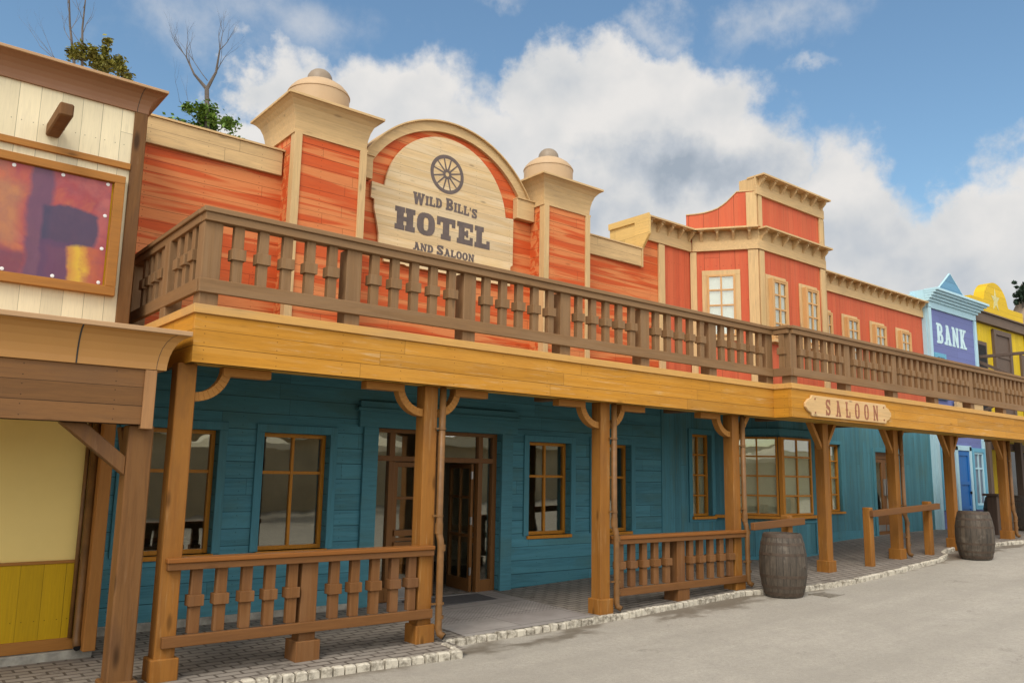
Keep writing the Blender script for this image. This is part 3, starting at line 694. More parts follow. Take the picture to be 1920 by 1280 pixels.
# pillars
COV = [(0, 0), (.003, .06), (.012, .14), (.03, .22), (.06, .295), (.10, .345), (.14, .375)]
def pillar(x0, x1, tz):
    y0, y1 = 8.54, 9.40
    p = MB().wall(x0+.004, x1-.004, 2.83, 5.44, y0, y1, []).build('pillar', M_hotel, hotel)
    mb = MB()
    for a, b in ((x0-.008, x0+.085), (x1-.085, x1+.008)): mb.box(a, b, y0-.022, y0+.09, 2.83, 5.44)
    mb.build('corner_board', M_trimz, p, bevel=.003, split=True)
    cap = MB().cove(x0, x1, y0, y1, [(o+.004, 5.44+z) for o, z in COV]).build('capital', M_trimx, p)
    MB().cove(x0, x1, y0, y1, [(.02, 5.42), (.02, 5.45)]).build('capital_band', M_trimx, p)
    MB().box(x0-.16, x1+.16, y0-.16, y1+.16, 5.817, 5.850).build('capital_slab', M_trimx, p, bevel=.004)
    cx, cy = (x0+x1)/2, (y0+y1)/2
    MB().lathe([(.375, 5.851), (.375, 6.155)], cx, cy, 48).lathe([(.383, 6.15), (.383, 6.162), (.362, 6.20), (.315, 6.255), (.245, 6.305), (.165, 6.34), (.12, 6.345)], cx, cy, 48).build('drum', M_dome, p, smooth='auto')
    MB().lathe([(.158, 6.33), (.157, 6.375), (.148, 6.42), (.125, 6.46), (.09, 6.49), (.05, 6.507), (.02, 6.513), (.002, 6.515)], cx, cy, 32).build('finial', plain('finial_sheet', (.26, .20, .14), .5), p, smooth='auto')
pillar(3.62, 4.54, 0); pillar(7.44, 8.34, 0)
# body behind
MB().box(1.9, 10.25, WY+.16, 14, 2.75, 4.6).build('rear_block', M_far, hotel)

# ---------------------------------------------------------------- lettering
def rects_glyph(ch, s=.27, th=.2, W=1.0, spur=False, e=.09):
    """returns (width, inside(x,y)) on a unit-height cell; western slab letters"""
    def R(*r): return lambda x, y: any(a <= x <= b and c <= y <= d for a, b, c, d in r)
    def dia(x0, x1, w, y0=0, y1=1): return lambda x, y: y0 <= y <= y1 and abs(x-(x0+(x1-x0)*(y-y0)/(y1-y0))) < w/2
    def orr(*f): return lambda x, y: any(g(x, y) for g in f)
    if ch == ' ': return .42, lambda x, y: False
    if ch == "'": return .26, lambda x, y: y > .66 and abs(x-.1) < .03+.09*(y-.66)/.34
    if ch == 'I': w = s+2*e; return w, orr(R((e, e+s, 0, 1), (0, w, 0, th), (0, w, 1-th, 1)), (lambda x, y: abs(x-w/2) < s/2+max(0, .09-abs(y-.5)) and spur))
    if ch == 'H':
        w = W; a = e+s/2; b = w-a
        return w, R((a-s/2, a+s/2, 0, 1), (b-s/2, b+s/2, 0, 1), (0, a+s/2+e*.7, 0, th), (0, a+s/2+e*.7, 1-th, 1), (b-s/2-e*.7, w, 0, th), (b-s/2-e*.7, w, 1-th, 1), (a, b, .5-th*.42, .5+th*.42))
    if ch == 'L':
        w = W*.86; return w, orr(R((e, e+s, 0, 1), (0, w, 0, th), (0, s+2*e, 1-th, 1), (w-s*.55, w, 0, .38)), (lambda x, y: spur and abs(x-e-s/2) < s/2+max(0, .08-abs(y-.5))))
    if ch == 'T':
        w = W*.98; c = w/2; return w, R((c-s/2, c+s/2, 0, 1), (c-s/2-e*1.2, c+s/2+e*1.2, 0, th), (0, w, 1-th, 1), (0, s*.55, .62, 1), (w-s*.55, w, .62, 1))
    if ch == 'E':
        w = W*.88; return w, R((e, e+s, 0, 1), (0, w, 0, th), (0, w, 1-th, 1), (w-s*.5, w, 0, .36), (w-s*.5, w, .64, 1), (e, w*.68, .5-th*.4, .5+th*.4), (w*.58, w*.7, .34, .66))
    if ch in 'OD':
        w = W*.92
        def ring(x, y, l=0):
            u = (x-w/2)/(w/2); v = (y-.5)/.5
            if ch == 'D': u = max(0, (x-w*.35)/(w*.65))
            o = abs(u)**2.6+abs(v)**2.6 <= 1
            iw = (w/2-s)/(w/2); u2 = u/iw if ch == 'O' else max(0, (x-w*.35))/(w*.65-s); v2 = v/(1-2*th*.9)
            return o and not (abs(u2)**2.6+abs(v2)**2.6 <= 1)
        if ch == 'O': return w, orr(ring, (lambda x, y: spur and abs(y-.5) < .07 and (min(x, w-x) < s+.05-abs(y-.5)*.5 and 0 <= x <= w)))
        return w, orr(lambda x, y: x > w*.3 and ring(x, y), R((e, e+s, 0, 1), (0, w*.4, 0, th), (0, w*.4, 1-th, 1)))
    if ch == 'B':
        w = W*.9
        def bow(x, y, c, h):
            v = (y-c)/h; u = max(0, (x-w*.45))/(w*.55 if c < .5 else w*.5)
            o = abs(u)**2.4+abs(v)**2.4 <= 1; u2 = max(0, (x-w*.45))/(w*.55-s); v2 = v/(1-th*.95/h*.9)
            return x > w*.3 and o and not (abs(u2)**2.4+abs(v2)**2.4 <= 1)
        return w, orr(lambda x, y: bow(x, y, .26, .26), lambda x, y: bow(x, y, .74, .26), R((e, e+s, 0, 1), (0, w*.4, 0, th*.8), (0, w*.4, 1-th*.8, 1), (e, w*.5, .5-th*.35, .5+th*.35)))
    if ch == 'S':
        w = W*.84; hs = s/2*.95
        path = []
        for a in range(20, 271, 10): path.append((w/2+(w/2-hs)*cos(radians(a)), .745+.255*.72*sin(radians(a))))
        for a in range(90, -161, -10): path.append((w/2+(w/2-hs)*cos(radians(a)), .265+.265*.70*sin(radians(a))))
        def f(x, y):
            if (x > w-s*.5 and .66 < y <= 1) or (x < s*.5 and 0 <= y < .34): return True
            return any((x-a)**2+(y-b)**2 < (hs*.92)**2 for a, b in path) and 0 <= y <= 1
        return w, orr(f, (lambda x, y: spur and abs(y-.5) < .05 and .1*w < x < .9*w))
    if ch == 'A':
        w = W*1.02; return w, orr(dia(.30*w-s*.05, w/2, s*.8), dia(w-s*.55, w/2, s*1.0), R((0, w*.42, 0, th*.85), (w*.58, w, 0, th*.85), (w*.3, w*.66, .28, .28+th*.6), (w*.28, w*.62, 1-th*.75, 1)))
    if ch == 'W':
        w = W*1.35; return w, orr(dia(w*.30, w*.14, s), dia(w*.30, w*.50, s*.7), dia(w*.70, w*.50, s*.9), dia(w*.70, w*.87, s*.75), R((0, w*.34, 1-th*.8, 1), (w*.4, w*.64, 1-th*.8, 1), (w*.72, w, 1-th*.8, 1)))
    if ch == 'N':
        w = W*1.02; q = s*.8; return w, orr(dia(w-e-q/2, e+q/2, s*.95), R((e, e+q, 0, 1), (w-e-q, w-e, 0, 1), (0, q+2*e, 0, th*.8), (0, q+e, 1-th*.8, 1), (w-q-2*e, w, 1-th*.8, 1)))
    if ch == 'K':
        w = W; return w, orr(dia(w-s*.75, e+s*.9, s*.95, 0, .58), dia(e+s*.8, w-s*.8, s*.8, .42, 1), R((e, e+s, 0, 1), (0, s+2*e, 0, th*.8), (0, s+2*e, 1-th*.8, 1), (w-s*1.4, w, 0, th*.8), (w-s*1.5, w-e*.3, 1-th*.8, 1)))
    return .5, lambda x, y: False
def text(mb, string, x0, x1, z0, H, y0, y1, heights=None, N=44, gap=.09, zf=None, **k):
    gl = []; tot = 0
    for i, ch in enumerate(string):
        h = (heights[i] if heights else 1.0); w, f = rects_glyph(ch, **k); gl.append((w*h, h, f)); tot += (w+gap)*h
    tot -= gap*gl[-1][1]; sx = (x1-x0)/tot; cx = x0
    for w, h, f in gl:
        n = max(8, int(N*h)); m = max(4, int(n*w/h*.9)); prev = {}
        hh = H*h; zb = z0+(zf((cx-x0)/(x1-x0)) if zf else 0)
        for j in range(n+1):
            runs = []
            if j < n:
                row = [f((i+.5)/m*w/h, (j+.5)/n) for i in range(m)]; i = 0
                while i < m:
                    if row[i]:
                        a = i
                        while i < m and row[i]: i += 1
                        runs.append((a, i))
                    i += 1
            for r in list(prev):
                if r not in runs:
                    mb.box(cx+r[0]/m*w*sx, cx+r[1]/m*w*sx, y0, y1, zb+prev[r]/n*hh, zb+j/n*hh); del prev[r]
            for r in runs: prev.setdefault(r, j)
        cx += (w+gap*h)*sx
# ---------------------------------------------------------------- hotel sign
sign = thing('hotel_sign', 'pale plank sign with wagon wheel and brown western lettering reading HOTEL on the orange arch', 'sign', (5.95, 8.82, 4.2))
SC = (5.95, 5.08); top = [(SC[0]+.99*cos(a), SC[1]+.99*sin(a)) for a in [radians(5+i*170/36) for i in range(37)]]
poly = [(5.0, 4.19), (5.30, 4.20), (5.33, 4.185), (6.1, 4.19), (6.13, 4.175), (7.04, 4.19), (7.04, 4.47), (7.08, 4.50), (7.08, 5.18), (6.93, 5.17)]+top+[(4.96, 5.18), (4.78, 5.19), (4.775, 4.98), (4.825, 4.965), (4.83, 4.84), (4.87, 4.7), (4.905, 4.54), (4.91, 4.40), (4.97, 4.30)]
MB().prism(poly, WY-.055, WY-.02).build('sign_board', M_signb, sign, bevel=.004)
mb = MB(); ls = dict(s=.30, th=.21)
text(mb, "WILD BILL'S", 5.39, 6.43, 5.035, .165, WY-.058, WY-.054, [1, .8, .8, .8, .8, 1, .8, .8, .8, .8, .8], zf=lambda q: .03*(1-(2*q-1)**2), **ls)
text(mb, "HOTEL", 5.13, 6.66, 4.645, .305, WY-.058, WY-.054, s=.33, th=.235, gap=.10, N=60)
text(mb, "AND SALOON", 5.42, 6.40, 4.425, .13, WY-.058, WY-.054, [.8, .8, .8, .8, 1, .8, .8, .8, .8, .8], **ls)
mb.build('letter', M_ink, sign, split=True)
mb = MB(); wx, wz = 5.915, 5.56
def annulus(mb, cx, cz, r0, r1, y0, y1, n=48):
    for i in range(n):
        p, q = 2*pi*i/n, 2*pi*(i+1)/n
        mb.prism([(cx+r*cos(a), cz+r*sin(a)) for a, r in ((p, r0), (p, r1), (q, r1), (q, r0))], y0, y1)
annulus(mb, wx, wz, .222, .272, WY-.058, WY-.054); annulus(mb, wx, wz, .03, .07, WY-.058, WY-.054)
for k in range(12):
    a = 2*pi*k/12+.26; u = Vector((cos(a), sin(a))); n_ = Vector((-u.y, u.x)); c0 = Vector((wx, wz))
    q = [c0+u*.069-n_*.012, c0+u*.223-n_*.009, c0+u*.223+n_*.009, c0+u*.069+n_*.012]; mb.prism([(p.x, p.y) for p in q], WY-.0575, WY-.054)
mb.build('wheel_emblem', M_ink, sign)

# ================================================================== SALOON
sal = thing('saloon_building', 'red vertical board saloon with angled bay, bracketed cream cornice and teal ground floor', 'saloon', (13, 8.85, .2))
A, B = (11.11, 8.85), (11.77, 7.93); UL = (Vector(B)-Vector(A)).length
XE = 19.83
mb = MB(); mb.wall(10.25, 11.11, 2.80, 5.84, WY, WY+.16, []); mb.wall(13.87, XE, 2.80, 5.80, WY, WY+.16, [(15.25, 15.56, 3.98, 4.98), (16.16, 16.66, 3.98, 4.98), (17.34, 17.84, 3.98, 4.98), (18.52, 19.02, 3.98, 4.98)])
mb.wall(11.77, 13.87, 2.80, 6.5, 7.93, 8.05, [(12.03, 12.5, 3.9, 4.98), (13.06, 13.5, 3.9, 4.98)])
mb.plank(A, B, 0, .26, -.12, 0, 2.8, 5.84); mb.plank(A, B, .77, UL, -.12, 0, 2.8, 5.84); mb.plank(A, B, .26, .77, -.12, 0, 5.04, 5.84); mb.plank(A, B, .26, .77, -.12, 0, 2.8, 3.95)
mb.box(13.75, 13.87, 8.05, WY, 2.8, 6.45)
mb.build('upper_wall', M_saloon, sal)
# attic with swept side
prof = [(-.06, 5.84), (UL, 5.84), (UL, 6.49), (.81, 6.49), (.76, 6.44), (.71, 6.39), (.64, 6.32), (.56, 6.26), (.48, 6.21), (.38, 6.175), (.25, 6.145), (.1, 6.13), (-.06, 6.125)]
Av, Bv = Vector(A), Vector(B); ud = (Bv-Av).normalized(); nd = Vector((ud.y, -ud.x))
def onA(tt, d, z): q = Av+ud*tt+nd*d; return (q.x, q.y, z)
n = len(prof); mb = MB(); mb.add([onA(a, 0, b) for a, b in prof]+[onA(a, -.12, b) for a, b in prof], [tuple(range(n)), tuple(range(2*n-1, n-1, -1))]+[(i, n+i, n+(i+1) % n, (i+1) % n) for i in range(n)])
at = mb.build('attic_side', M_saloon, sal)
mb = MB()
for (a, b), (c, d) in zip(prof[2:], prof[3:]):
    mb.add([onA(a, .015, b), onA(c, .015, d), onA(c, -.13, d), onA(a, -.13, b), onA(a, .015, b+.018), onA(c, .015, d+.018), onA(c, -.13, d+.018), onA(a, -.13, b+.018)], [(0, 1, 2, 3), (4, 5, 6, 7), (0, 1, 5, 4), (1, 2, 6, 5), (2, 3, 7, 6), (3, 0, 4, 7)])
mb.build('coping', M_trimx, at)
# corner boards
mb = MB(); mb.box(10.25, 10.40, WY-.035, WY, 2.8, 5.44)
mb.plank(A, B, 0.0, .11, 0, .03, 2.8, 5.44); mb.plank(A, B, UL-.16, UL+.01, 0, .03, 2.8, 5.44); mb.box(11.79, 11.93, 7.90, 7.93, 2.8, 5.44); mb.box(13.72, 13.885, 7.90, 7.93, 2.8, 5.44)
mb.plank(A, B, UL-.17, UL+.01, 0, .03, 5.86, 6.47); mb.box(11.79, 11.9, 7.90, 7.93, 5.86, 6.42); mb.box(13.74, 13.885, 7.90, 7.93, 5.86, 6.42); mb.box(13.87, 13.9, 7.90, 8.0, 2.8, 6.4)
mb.build('corner_board', M_trimz, sal, bevel=.003, split=True)
# cornices
def cornice(P, Q, t0, t1, z, nb, h=.36, first=.1, last=.1, root=sal, mat=M_trimx):
    mb = MB(); mb.plank(P, Q, t0, t1, 0, .045, z, z+.165); mb.plank(P, Q, t0, t1, 0, .03, z+.165, z+h-.02)
    o = mb.build('cornice', mat, root, bevel=.003)
    MB().plank(P, Q, t0, t1, -.15, .20, z+h-.02, z+h+.012).build('cornice_shelf', mat, o, bevel=.003)
    A_ = Vector(P); u = (Vector(Q)-A_).normalized(); nn = Vector((u.y, -u.x))
    for k in range(nb):
        tt = t0+first+(t1-t0-first-last)*(k/(nb-1) if nb > 1 else 0); mb = MB()
        def pt(a, d, zz): q = A_+u*a+nn*d; return (q.x, q.y, zz)
        zt = z+h-.022
        mb.plank(P, Q, tt-.042, tt+.042, .03, .17, zt-.018, zt)
        w = .022; vs = []
        for a in (tt-w, tt+w): vs += [pt(a, .03, zt-.018), pt(a, .145, zt-.018), pt(a, .145, zt-.05), pt(a, .07, zt-.12), pt(a, .03, zt-.185)]
        mb.add(vs, [(0, 1, 2, 3, 4), (9, 8, 7, 6, 5)]+[(i, 5+i, 5+(i+1) % 5, (i+1) % 5) for i in range(5)])
        mb.build('bracket', mat, o)
    return o
cornice((9.85, 8.85), (11.11, 8.85), 0, 1.25, 5.45, 5, last=.06)
cornice(A, B, .04, UL+.02, 5.45, 4, first=.16, last=.15)
cornice((11.77, 7.93), (13.87, 7.93), -.02, 2.12, 5.45, 7)
cornice((13.87, 8.85), (XE, 8.85), .02, XE-13.87, 5.45, 18)
cornice((11.77, 7.93), (13.87, 7.93), -.04, 2.12, 6.42, 7, h=.33)
MB().box(11.745, 13.84, 7.932, 8.25, 6.45, 6.742).build('attic_block', M_trimz, sal)
# return box of the cornice above the hotel parapet
MB().prismx([(8.86, 5.25), (9.55, 5.25), (9.55, 5.825), (8.65, 5.825), (8.65, 5.50), (8.82, 5.25)], 9.83, 9.86).build('cornice_return', M_trimy, sal)
MB().prismx([(8.95, 5.74), (9.56, 5.74), (9.56, 5.845), (8.64, 5.845), (8.64, 5.49), (8.81, 5.25), (8.95, 5.25)], 9.80, 9.83).build('return_frame', M_trimy, sal)
MB().box(9.86, 10.25, WY+.16, 9.54, 5.28, 5.80).build('return_core', M_trimz, sal)
# upper windows
def upwin(x0, x1, z0, z1, yw, cols, rows):
    mb = MB(); casing(mb, x0-.02, x1+.02, z0-.02, z1+.02, .085, yw-.025, yw, True); mb.box(x0-.045, x1+.045, yw-.125, yw-.025, z0-.09, z0-.05)
    cs = mb.build('window_casing', M_trimz, sal, bevel=.003)
    mb = MB(); frame_rect(mb, x0-.035, x1+.035, z0-.05, z1+.035, .035, yw-.11, yw-.02); mb.build('frame_box', M_sfr, cs, bevel=.003)
    w = (x1-x0)
    fr = MB(); frame_rect(fr, x0, x1, z0, z1, .03, yw-.105, yw-.06)
    bars(fr, x0+.03, x1-.03, z0+.03, z1-.03, [x0+w/2], [z0+(z1-z0)*k/rows for k in range(1, rows)], .028, yw-.101, yw-.064)
    f = fr.build('window', M_sfr, sal, bevel=.002)
    MB().box(x0+.03, x1-.03, yw-.084, yw-.080, z0+.03, z1-.03).build('pane', M_glass, f); MB().box(x0, x1, yw-.06, yw-.05, z0, z1).build('backing', M_blind2, f)
for a, b in ((12.06, 12.46), (13.10, 13.47)): upwin(a, b, 3.95, 4.94, 7.93, 2, 4)
for a, b in ((15.28, 15.54), (16.2, 16.62), (17.38, 17.8), (18.56, 18.98)): upwin(a, b, 4.02, 4.94, WY, 2, 4)
def plane_win(P, Q, t0, t1, z0, z1, cols, rows, mf, mc, back, root, cas=.085, proud=True, z=0):
    if mc:
        mb = MB()
        for a, b in ((t0-cas, t0), (t1, t1+cas)): mb.plank(P, Q, a, b, 0, .03, z0-cas, z1)
        mb.plank(P, Q, t0-cas, t1+cas, 0, .03, z1, z1+cas); mb.plank(P, Q, t0, t1, 0, .03, z0-cas, z0); mb.build('window_casing', mc, root, bevel=.003)
    fr = MB(); w = .035; d0, d1 = (.01, .05) if proud else (-.05, -.01)
    fr.plank(P, Q, t0, t0+w, d0, d1, z0, z1); fr.plank(P, Q, t1-w, t1, d0, d1, z0, z1); fr.plank(P, Q, t0+w, t1-w, d0, d1, z0, z0+w); fr.plank(P, Q, t0+w, t1-w, d0, d1, z1-w, z1)
    cs = [t0+(t1-t0)*k/cols for k in range(1, cols)]
    for c in cs: fr.plank(P, Q, c-.014, c+.014, d0+.004, d1-.004, z0+w, z1-w)
    ed = [t0+w]+[q for c in cs for q in (c-.014, c+.014)]+[t1-w]
    for k in range(1, rows):
        h = z0+(z1-z0)*k/rows
        for i in range(0, len(ed), 2): fr.plank(P, Q, ed[i], ed[i+1], d0+.007, d1-.007, h-.014, h+.014)
    f = fr.build('window', mf, root, bevel=.002)
    MB().plank(P, Q, t0+w, t1-w, (d0+d1)/2-.003, (d0+d1)/2+.003, z0+w, z1-w).build('pane', M_glass, f)
    MB().plank(P, Q, t0+w, t1-w, d0-.012, d0-.004, z0+w, z1-w).build('blind', back, f)
plane_win(A, B, .28, .75, 3.95, 5.02, 2, 4, M_sfr, M_trimz, M_blind2, sal)
# ---- saloon ground floor
A2, B2, C2 = (11.66, 8.85), (12.32, 8.0), (13.45, 8.0); L2 = (Vector(B2)-Vector(A2)).length
mb = MB(); mb.wall(10.25, 11.66, -.1, 2.8, WY-.02, WY+.14, [(11.03, 11.55, .93, 2.29)]); mb.wall(13.45, XE, .1, 2.8, WY-.02, WY+.14, [(15.2, 15.75, .94, 2.27), (17.16, 18.10, -.2, 2.17)])
mb.plank(A2, B2, 0, L2, -.12, 0, .0, .94); mb.plank(A2, B2, 0, L2, -.12, 0, 2.27, 2.8); mb.box(12.32, 13.45, 8.0, 8.12, .0, .94); mb.box(12.32, 13.45, 8.0, 8.12, 2.27, 2.8)
mb.box(13.26, 13.45, 8.0, 8.12, .94, 2.27); mb.box(13.34, 13.45, 8.12, WY-.02, .0, 2.8); mb.plank(A2, B2, 0, .36, -.12, 0, .94, 2.27)
mb.build('ground_floor_wall', M_tealz, sal)
mb = MB(); mb.box(10.25, 10.45, WY-.045, WY-.02, 0, 2.75); casing(mb, 11.03, 11.55, .93, 2.29, .09, WY-.045, WY-.02, True); casing(mb, 15.2, 15.75, .94, 2.27, .07, WY-.045, WY-.02, False)
casing(mb, 17.16, 18.10, .3, 2.17, .09, WY-.045, WY-.02); mb.box(12.34, 13.45, 7.975, 8.0, .82, .87); mb.box(13.36, 13.46, 7.975, 8.0, .2, .82); mb.box(12.34, 13.46, 7.97, 8.0, .15, .30)
mb.plank(A2, B2, 0, L2, 0, .03, .10, .28); mb.box(13.46, XE, WY-.05, WY-.02, .1, .42); mb.box(13.5, 17.0, WY-.04, WY-.02, .42, .55); mb.box(12.3, 13.46, 7.97, 8.0, 2.31, 2.42); mb.plank(A2, B2, 0, L2, 0, .03, 2.31, 2.42)
mb.build('trim_board', M_tealtz, sal, bevel=.003, split=True)
window(sal, 11.03, 11.55, .93, 2.29, WY+.05, [11.29], [.93+1.36*k/4 for k in (1, 2, 3)], M_wfr, .04, .028)
MB().box(11.04, 11.54, WY+.115, WY+.125, .94, 2.28).build('blind', M_blind, sal)
MB().box(11.0, 11.60, WY-.09, WY+.05, .885, .93).build('window_sill', M_wfr, sal, bevel=.003)
window(sal, 15.2, 15.75, .94, 2.27, WY+.02, [15.47], [.94+1.33*k/4 for k in (1, 2, 3)], M_wfr, .04, .028); MB().box(15.15, 15.8, WY-.08, WY+.02, .90, .94).build('window_sill', M_wfr, sal)
MB().box(15.21, 15.74, WY+.085, WY+.095, .95, 2.26).build('blind', M_blind, sal)
plane_win(A2, B2, .37, L2-.03, .96, 2.27, 2, 4, M_wfr, None, M_blind, sal)
plane_win(B2, C2, .03, .92, .96, 2.27, 2, 4, M_wfr, None, M_blind, sal)
MB().prismz([(12.27, 7.985), (12.30, 7.935), (12.37, 7.935), (12.37, 7.985)], .96, 2.27).build('bay_corner_post', M_wfr, sal)
MB().plank(A2, B2, .0, L2+.02, 0, .11, .905, .955).plank(B2, C2, .05, 1.08, 0, .11, .905, .955).build('window_sill', M_wfr, sal, bevel=.003)
# saloon double door
sd = MB(); sd.box(17.16, 17.21, WY+.02, WY+.09, .3, 2.17); sd.box(18.05, 18.10, WY+.02, WY+.09, .3, 2.17); sd.box(17.21, 18.05, WY+.02, WY+.09, 2.03, 2.17)
sf = sd.build('door_frame', M_dfr, sal, bevel=.003)
for a in (17.21, 17.635):
    mb = MB(); mb.box(a, a+.09, WY+.03, WY+.08, .42, 2.03); mb.box(a+.325, a+.415, WY+.03, WY+.08, .42, 2.03); mb.box(a+.09, a+.325, WY+.03, WY+.08, 1.95, 2.03); mb.box(a+.09, a+.325, WY+.03, WY+.08, .42, .95)
    d = mb.build('door_leaf', M_dfr, sal, bevel=.003); MB().box(a+.09, a+.325, WY+.05, WY+.056, .95, 1.95).build('pane', M_glass, d)
    MB().box(a+.02, a+.395, WY+.026, WY+.03, .50, .63).build('kick_plate', M_steel, d)
    hx = a+.36 if a < 17.5 else a+.03; MB().box(hx, hx+.035, WY-.01, WY+.03, 1.25, 1.60).build('door_handle', M_steel, d)
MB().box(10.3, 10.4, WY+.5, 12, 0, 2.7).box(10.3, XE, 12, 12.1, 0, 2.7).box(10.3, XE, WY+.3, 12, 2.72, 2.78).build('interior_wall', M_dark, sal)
MB().box(10.25, XE, WY+.16, 14, 2.8, 5.3).build('rear_block', M_far, sal)

# ================================================================== VERANDA
XR = 21.0; FY, FY2, XJ = 6.57, 6.29, 10.03
ver = thing('wooden_veranda', 'long ochre porch roof and balcony deck on bracketed posts before hotel and saloon', 'veranda', (6, 6.57, 0))
MB().box(2.05, XJ, FY, FY+.05, 2.415, 2.81).build('fascia', M_fasc, ver, bevel=.002)
MB().box(XJ+.0, XR, FY2, FY2+.05, 2.415, 2.81).build('fascia', M_fasc, ver, bevel=.002)
MB().box(2.05, 2.10, FY+.05, WY-.05, 2.415, 2.81).box(XJ-.0, XJ+.05, FY2+.05, FY+.002, 2.415, 2.81).build('fascia_return', M_fascy, ver, split=True)
mb = MB(); mb.box(2.03, XJ-.02, FY-.022, FY+.06, 2.812, 2.885); mb.box(XJ-.02, XR, FY2-.022, FY2+.06, 2.812, 2.885); mb.box(2.03, 2.11, FY+.06, WY-.03, 2.812, 2.885); mb.box(XJ-.02, XJ+.06, FY2+.06, FY+.06, 2.812, 2.884)
mb.build('fascia_cap', M_fcap, ver, bevel=.003)
MB().prismz([(2.11, FY+.061), (XJ+.061, FY+.061), (XJ+.061, FY2+.061), (XR, FY2+.061), (XR, 7.9), (11.9, 7.9), (11.08, WY-.04), (2.11, WY-.04)], 2.80, 2.83).build('deck', M_railx, ver)
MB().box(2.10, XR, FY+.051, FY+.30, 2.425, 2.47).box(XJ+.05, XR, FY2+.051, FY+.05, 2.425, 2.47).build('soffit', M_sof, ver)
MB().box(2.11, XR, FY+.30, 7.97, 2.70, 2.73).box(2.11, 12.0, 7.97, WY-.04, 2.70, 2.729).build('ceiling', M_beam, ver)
PX = [2.08, 4.44, 6.87, 9.38, 11.66, 13.88, 16.05, 18.5, 20.7]
mb = MB()
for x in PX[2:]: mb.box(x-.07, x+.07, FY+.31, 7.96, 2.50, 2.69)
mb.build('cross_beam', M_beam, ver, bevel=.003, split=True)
def ring_bracket(root, x, sgn):
    mb = MB(); n = 10; c = Vector((x+sgn*.075, 2.422)); ro, ri = .30, .225
    c.x += sgn*.0
    for i in range(n):
        p, q = radians(-90+90*i/n), radians(-90+90*(i+1)/n)
        pts = [(c.x+sgn*r*cos(a), c.y+r*sin(a)) for a, r in ((p, ri), (p, ro), (q, ro), (q, ri))]
        if sgn < 0: pts = pts[::-1]
        mb.prism(pts, 6.78, 6.87)
    a, b = sorted((c.x+sgn*.225, c.x+sgn*.64)); mb.box(a, b, 6.77, 6.88, 2.35, 2.421)
    return mb.build('bracket', M_brk, root, bevel=.003)
def brace(root, x, sgn):
    mb = MB(); a = Vector((x+sgn*.07, 2.10)); b = Vector((x+sgn*.33, 2.424)); w = .055
    pts = [(a.x, a.y-.0), (a.x, a.y-.08), (b.x+sgn*.045, b.y), (b.x-sgn*.04, b.y)]
    if sgn > 0: pts = pts[::-1]
    mb.prism(pts, 6.775, 6.86); return mb.build('brace', M_brk, root, bevel=.003)
for i, x in enumerate(PX):
    g = gz(x); h = .077
    p = MB().box(x-h, x+h, 6.75, 6.75+2*h, g-.05, 2.425).build('post', M_post, ver, bevel=.006)
    MB().box(x-.105, x+.105, 6.72, 6.93, g-.05, g+.165).build('post_base', M_post, p, bevel=.008)
    if i == 0: ring_bracket(p, x, 1)
    elif i in (1, 2): ring_bracket(p, x, 1); ring_bracket(p, x, -1)
    elif i == 3: ring_bracket(p, x, -1); brace(p, x, 1)
    else: brace(p, x, -1); brace(p, x, 1)

# ------------------------------------------------------------------ balcony railings
def baluster_proto(root, x, y, zlo, zhi, zb, w, d, bh, mat, yx=False):
    mb = MB()
    if not yx: mb.box(-w/2, w/2, -d/2, d/2, zlo, zhi).box(-w/2-.017, w/2+.017, -d/2-.022, d/2+.022, zb-bh/2, zb+bh/2)
    else: mb.box(-d/2, d/2, -w/2, w/2, zlo, zhi).box(-d/2-.022, d/2+.022, -w/2-.017, w/2+.017, zb-bh/2, zb+bh/2)
    me_o = mb.build('baluster', mat, root, bevel=.003, org=(0, 0, 0))
    return me_o
def place(o, root, x, y, z=0):
    o.location = (x-root.location.x, y-root.location.y, z-root.location.z)
r1 = thing('balcony_railing', 'grey-brown balcony railing before the orange hotel, returning to the wall at its left end', 'railing', (2.1, 6.62, 2.83))
def rails(root, segs, mx, z0=2.99):
    top = MB(); sub = MB(); lo = MB()
    for (a, b, c, d, ax) in segs:
        if ax == 'x':
            top.box(a-.045, b+.045, c-.045, d+.045, z0+.665, z0+.705); sub.box(a-.02, b+.02, c-.02, d+.02, z0+.60, z0+.665); lo.box(a-.015, b+.015, c-.03, d+.005, z0, z0+.115)
    return top, sub, lo
ry = 6.60
def rail_group(root, x0, x1, y, mat, nm=''):
    MB().box(x0-.03, x1+.03, y-.055, y+.09, 3.657, 3.700).build('top_rail', mat, root, bevel=.004)
    MB().box(x0-.01, x1+.01, y-.035, y+.07, 3.588, 3.657).build('sub_rail', mat, root, bevel=.004)
    MB().box(x0-.02, x1+.02, y-.035, y+.005, 2.99, 3.105).build('bottom_rail', mat, root, bevel=.004)
rail_group(r1, 2.08, 10.05, ry, M_railx)
MB().box(2.045, 2.19, ry+.09, 8.78, 3.657, 3.699).build('top_rail', M_raily, r1, bevel=.004)
MB().box(2.065, 2.17, ry+.07, 8.78, 3.588, 3.656).build('sub_rail', M_raily, r1, bevel=.004)
MB().box(2.05, 2.09, ry+.005, 8.78, 2.99, 3.104).build('bottom_rail', M_raily, r1, bevel=.004)
MB().box(10.02, 10.16, 6.30, ry-.055, 3.657, 3.699).box(10.04, 10.14, 6.33, ry-.035, 3.588, 3.656).box(10.04, 10.08, 6.28, ry-.035, 2.99, 3.104).build('return_rail', M_raily, r1, bevel=.004, split=True)
proto = baluster_proto(r1, 0, 0, 3.105, 3.59, 3.345, .085, .06, .095, M_railz)
px = [2.155, 3.45, 4.765, 6.09, 7.405, 8.725, 10.01]
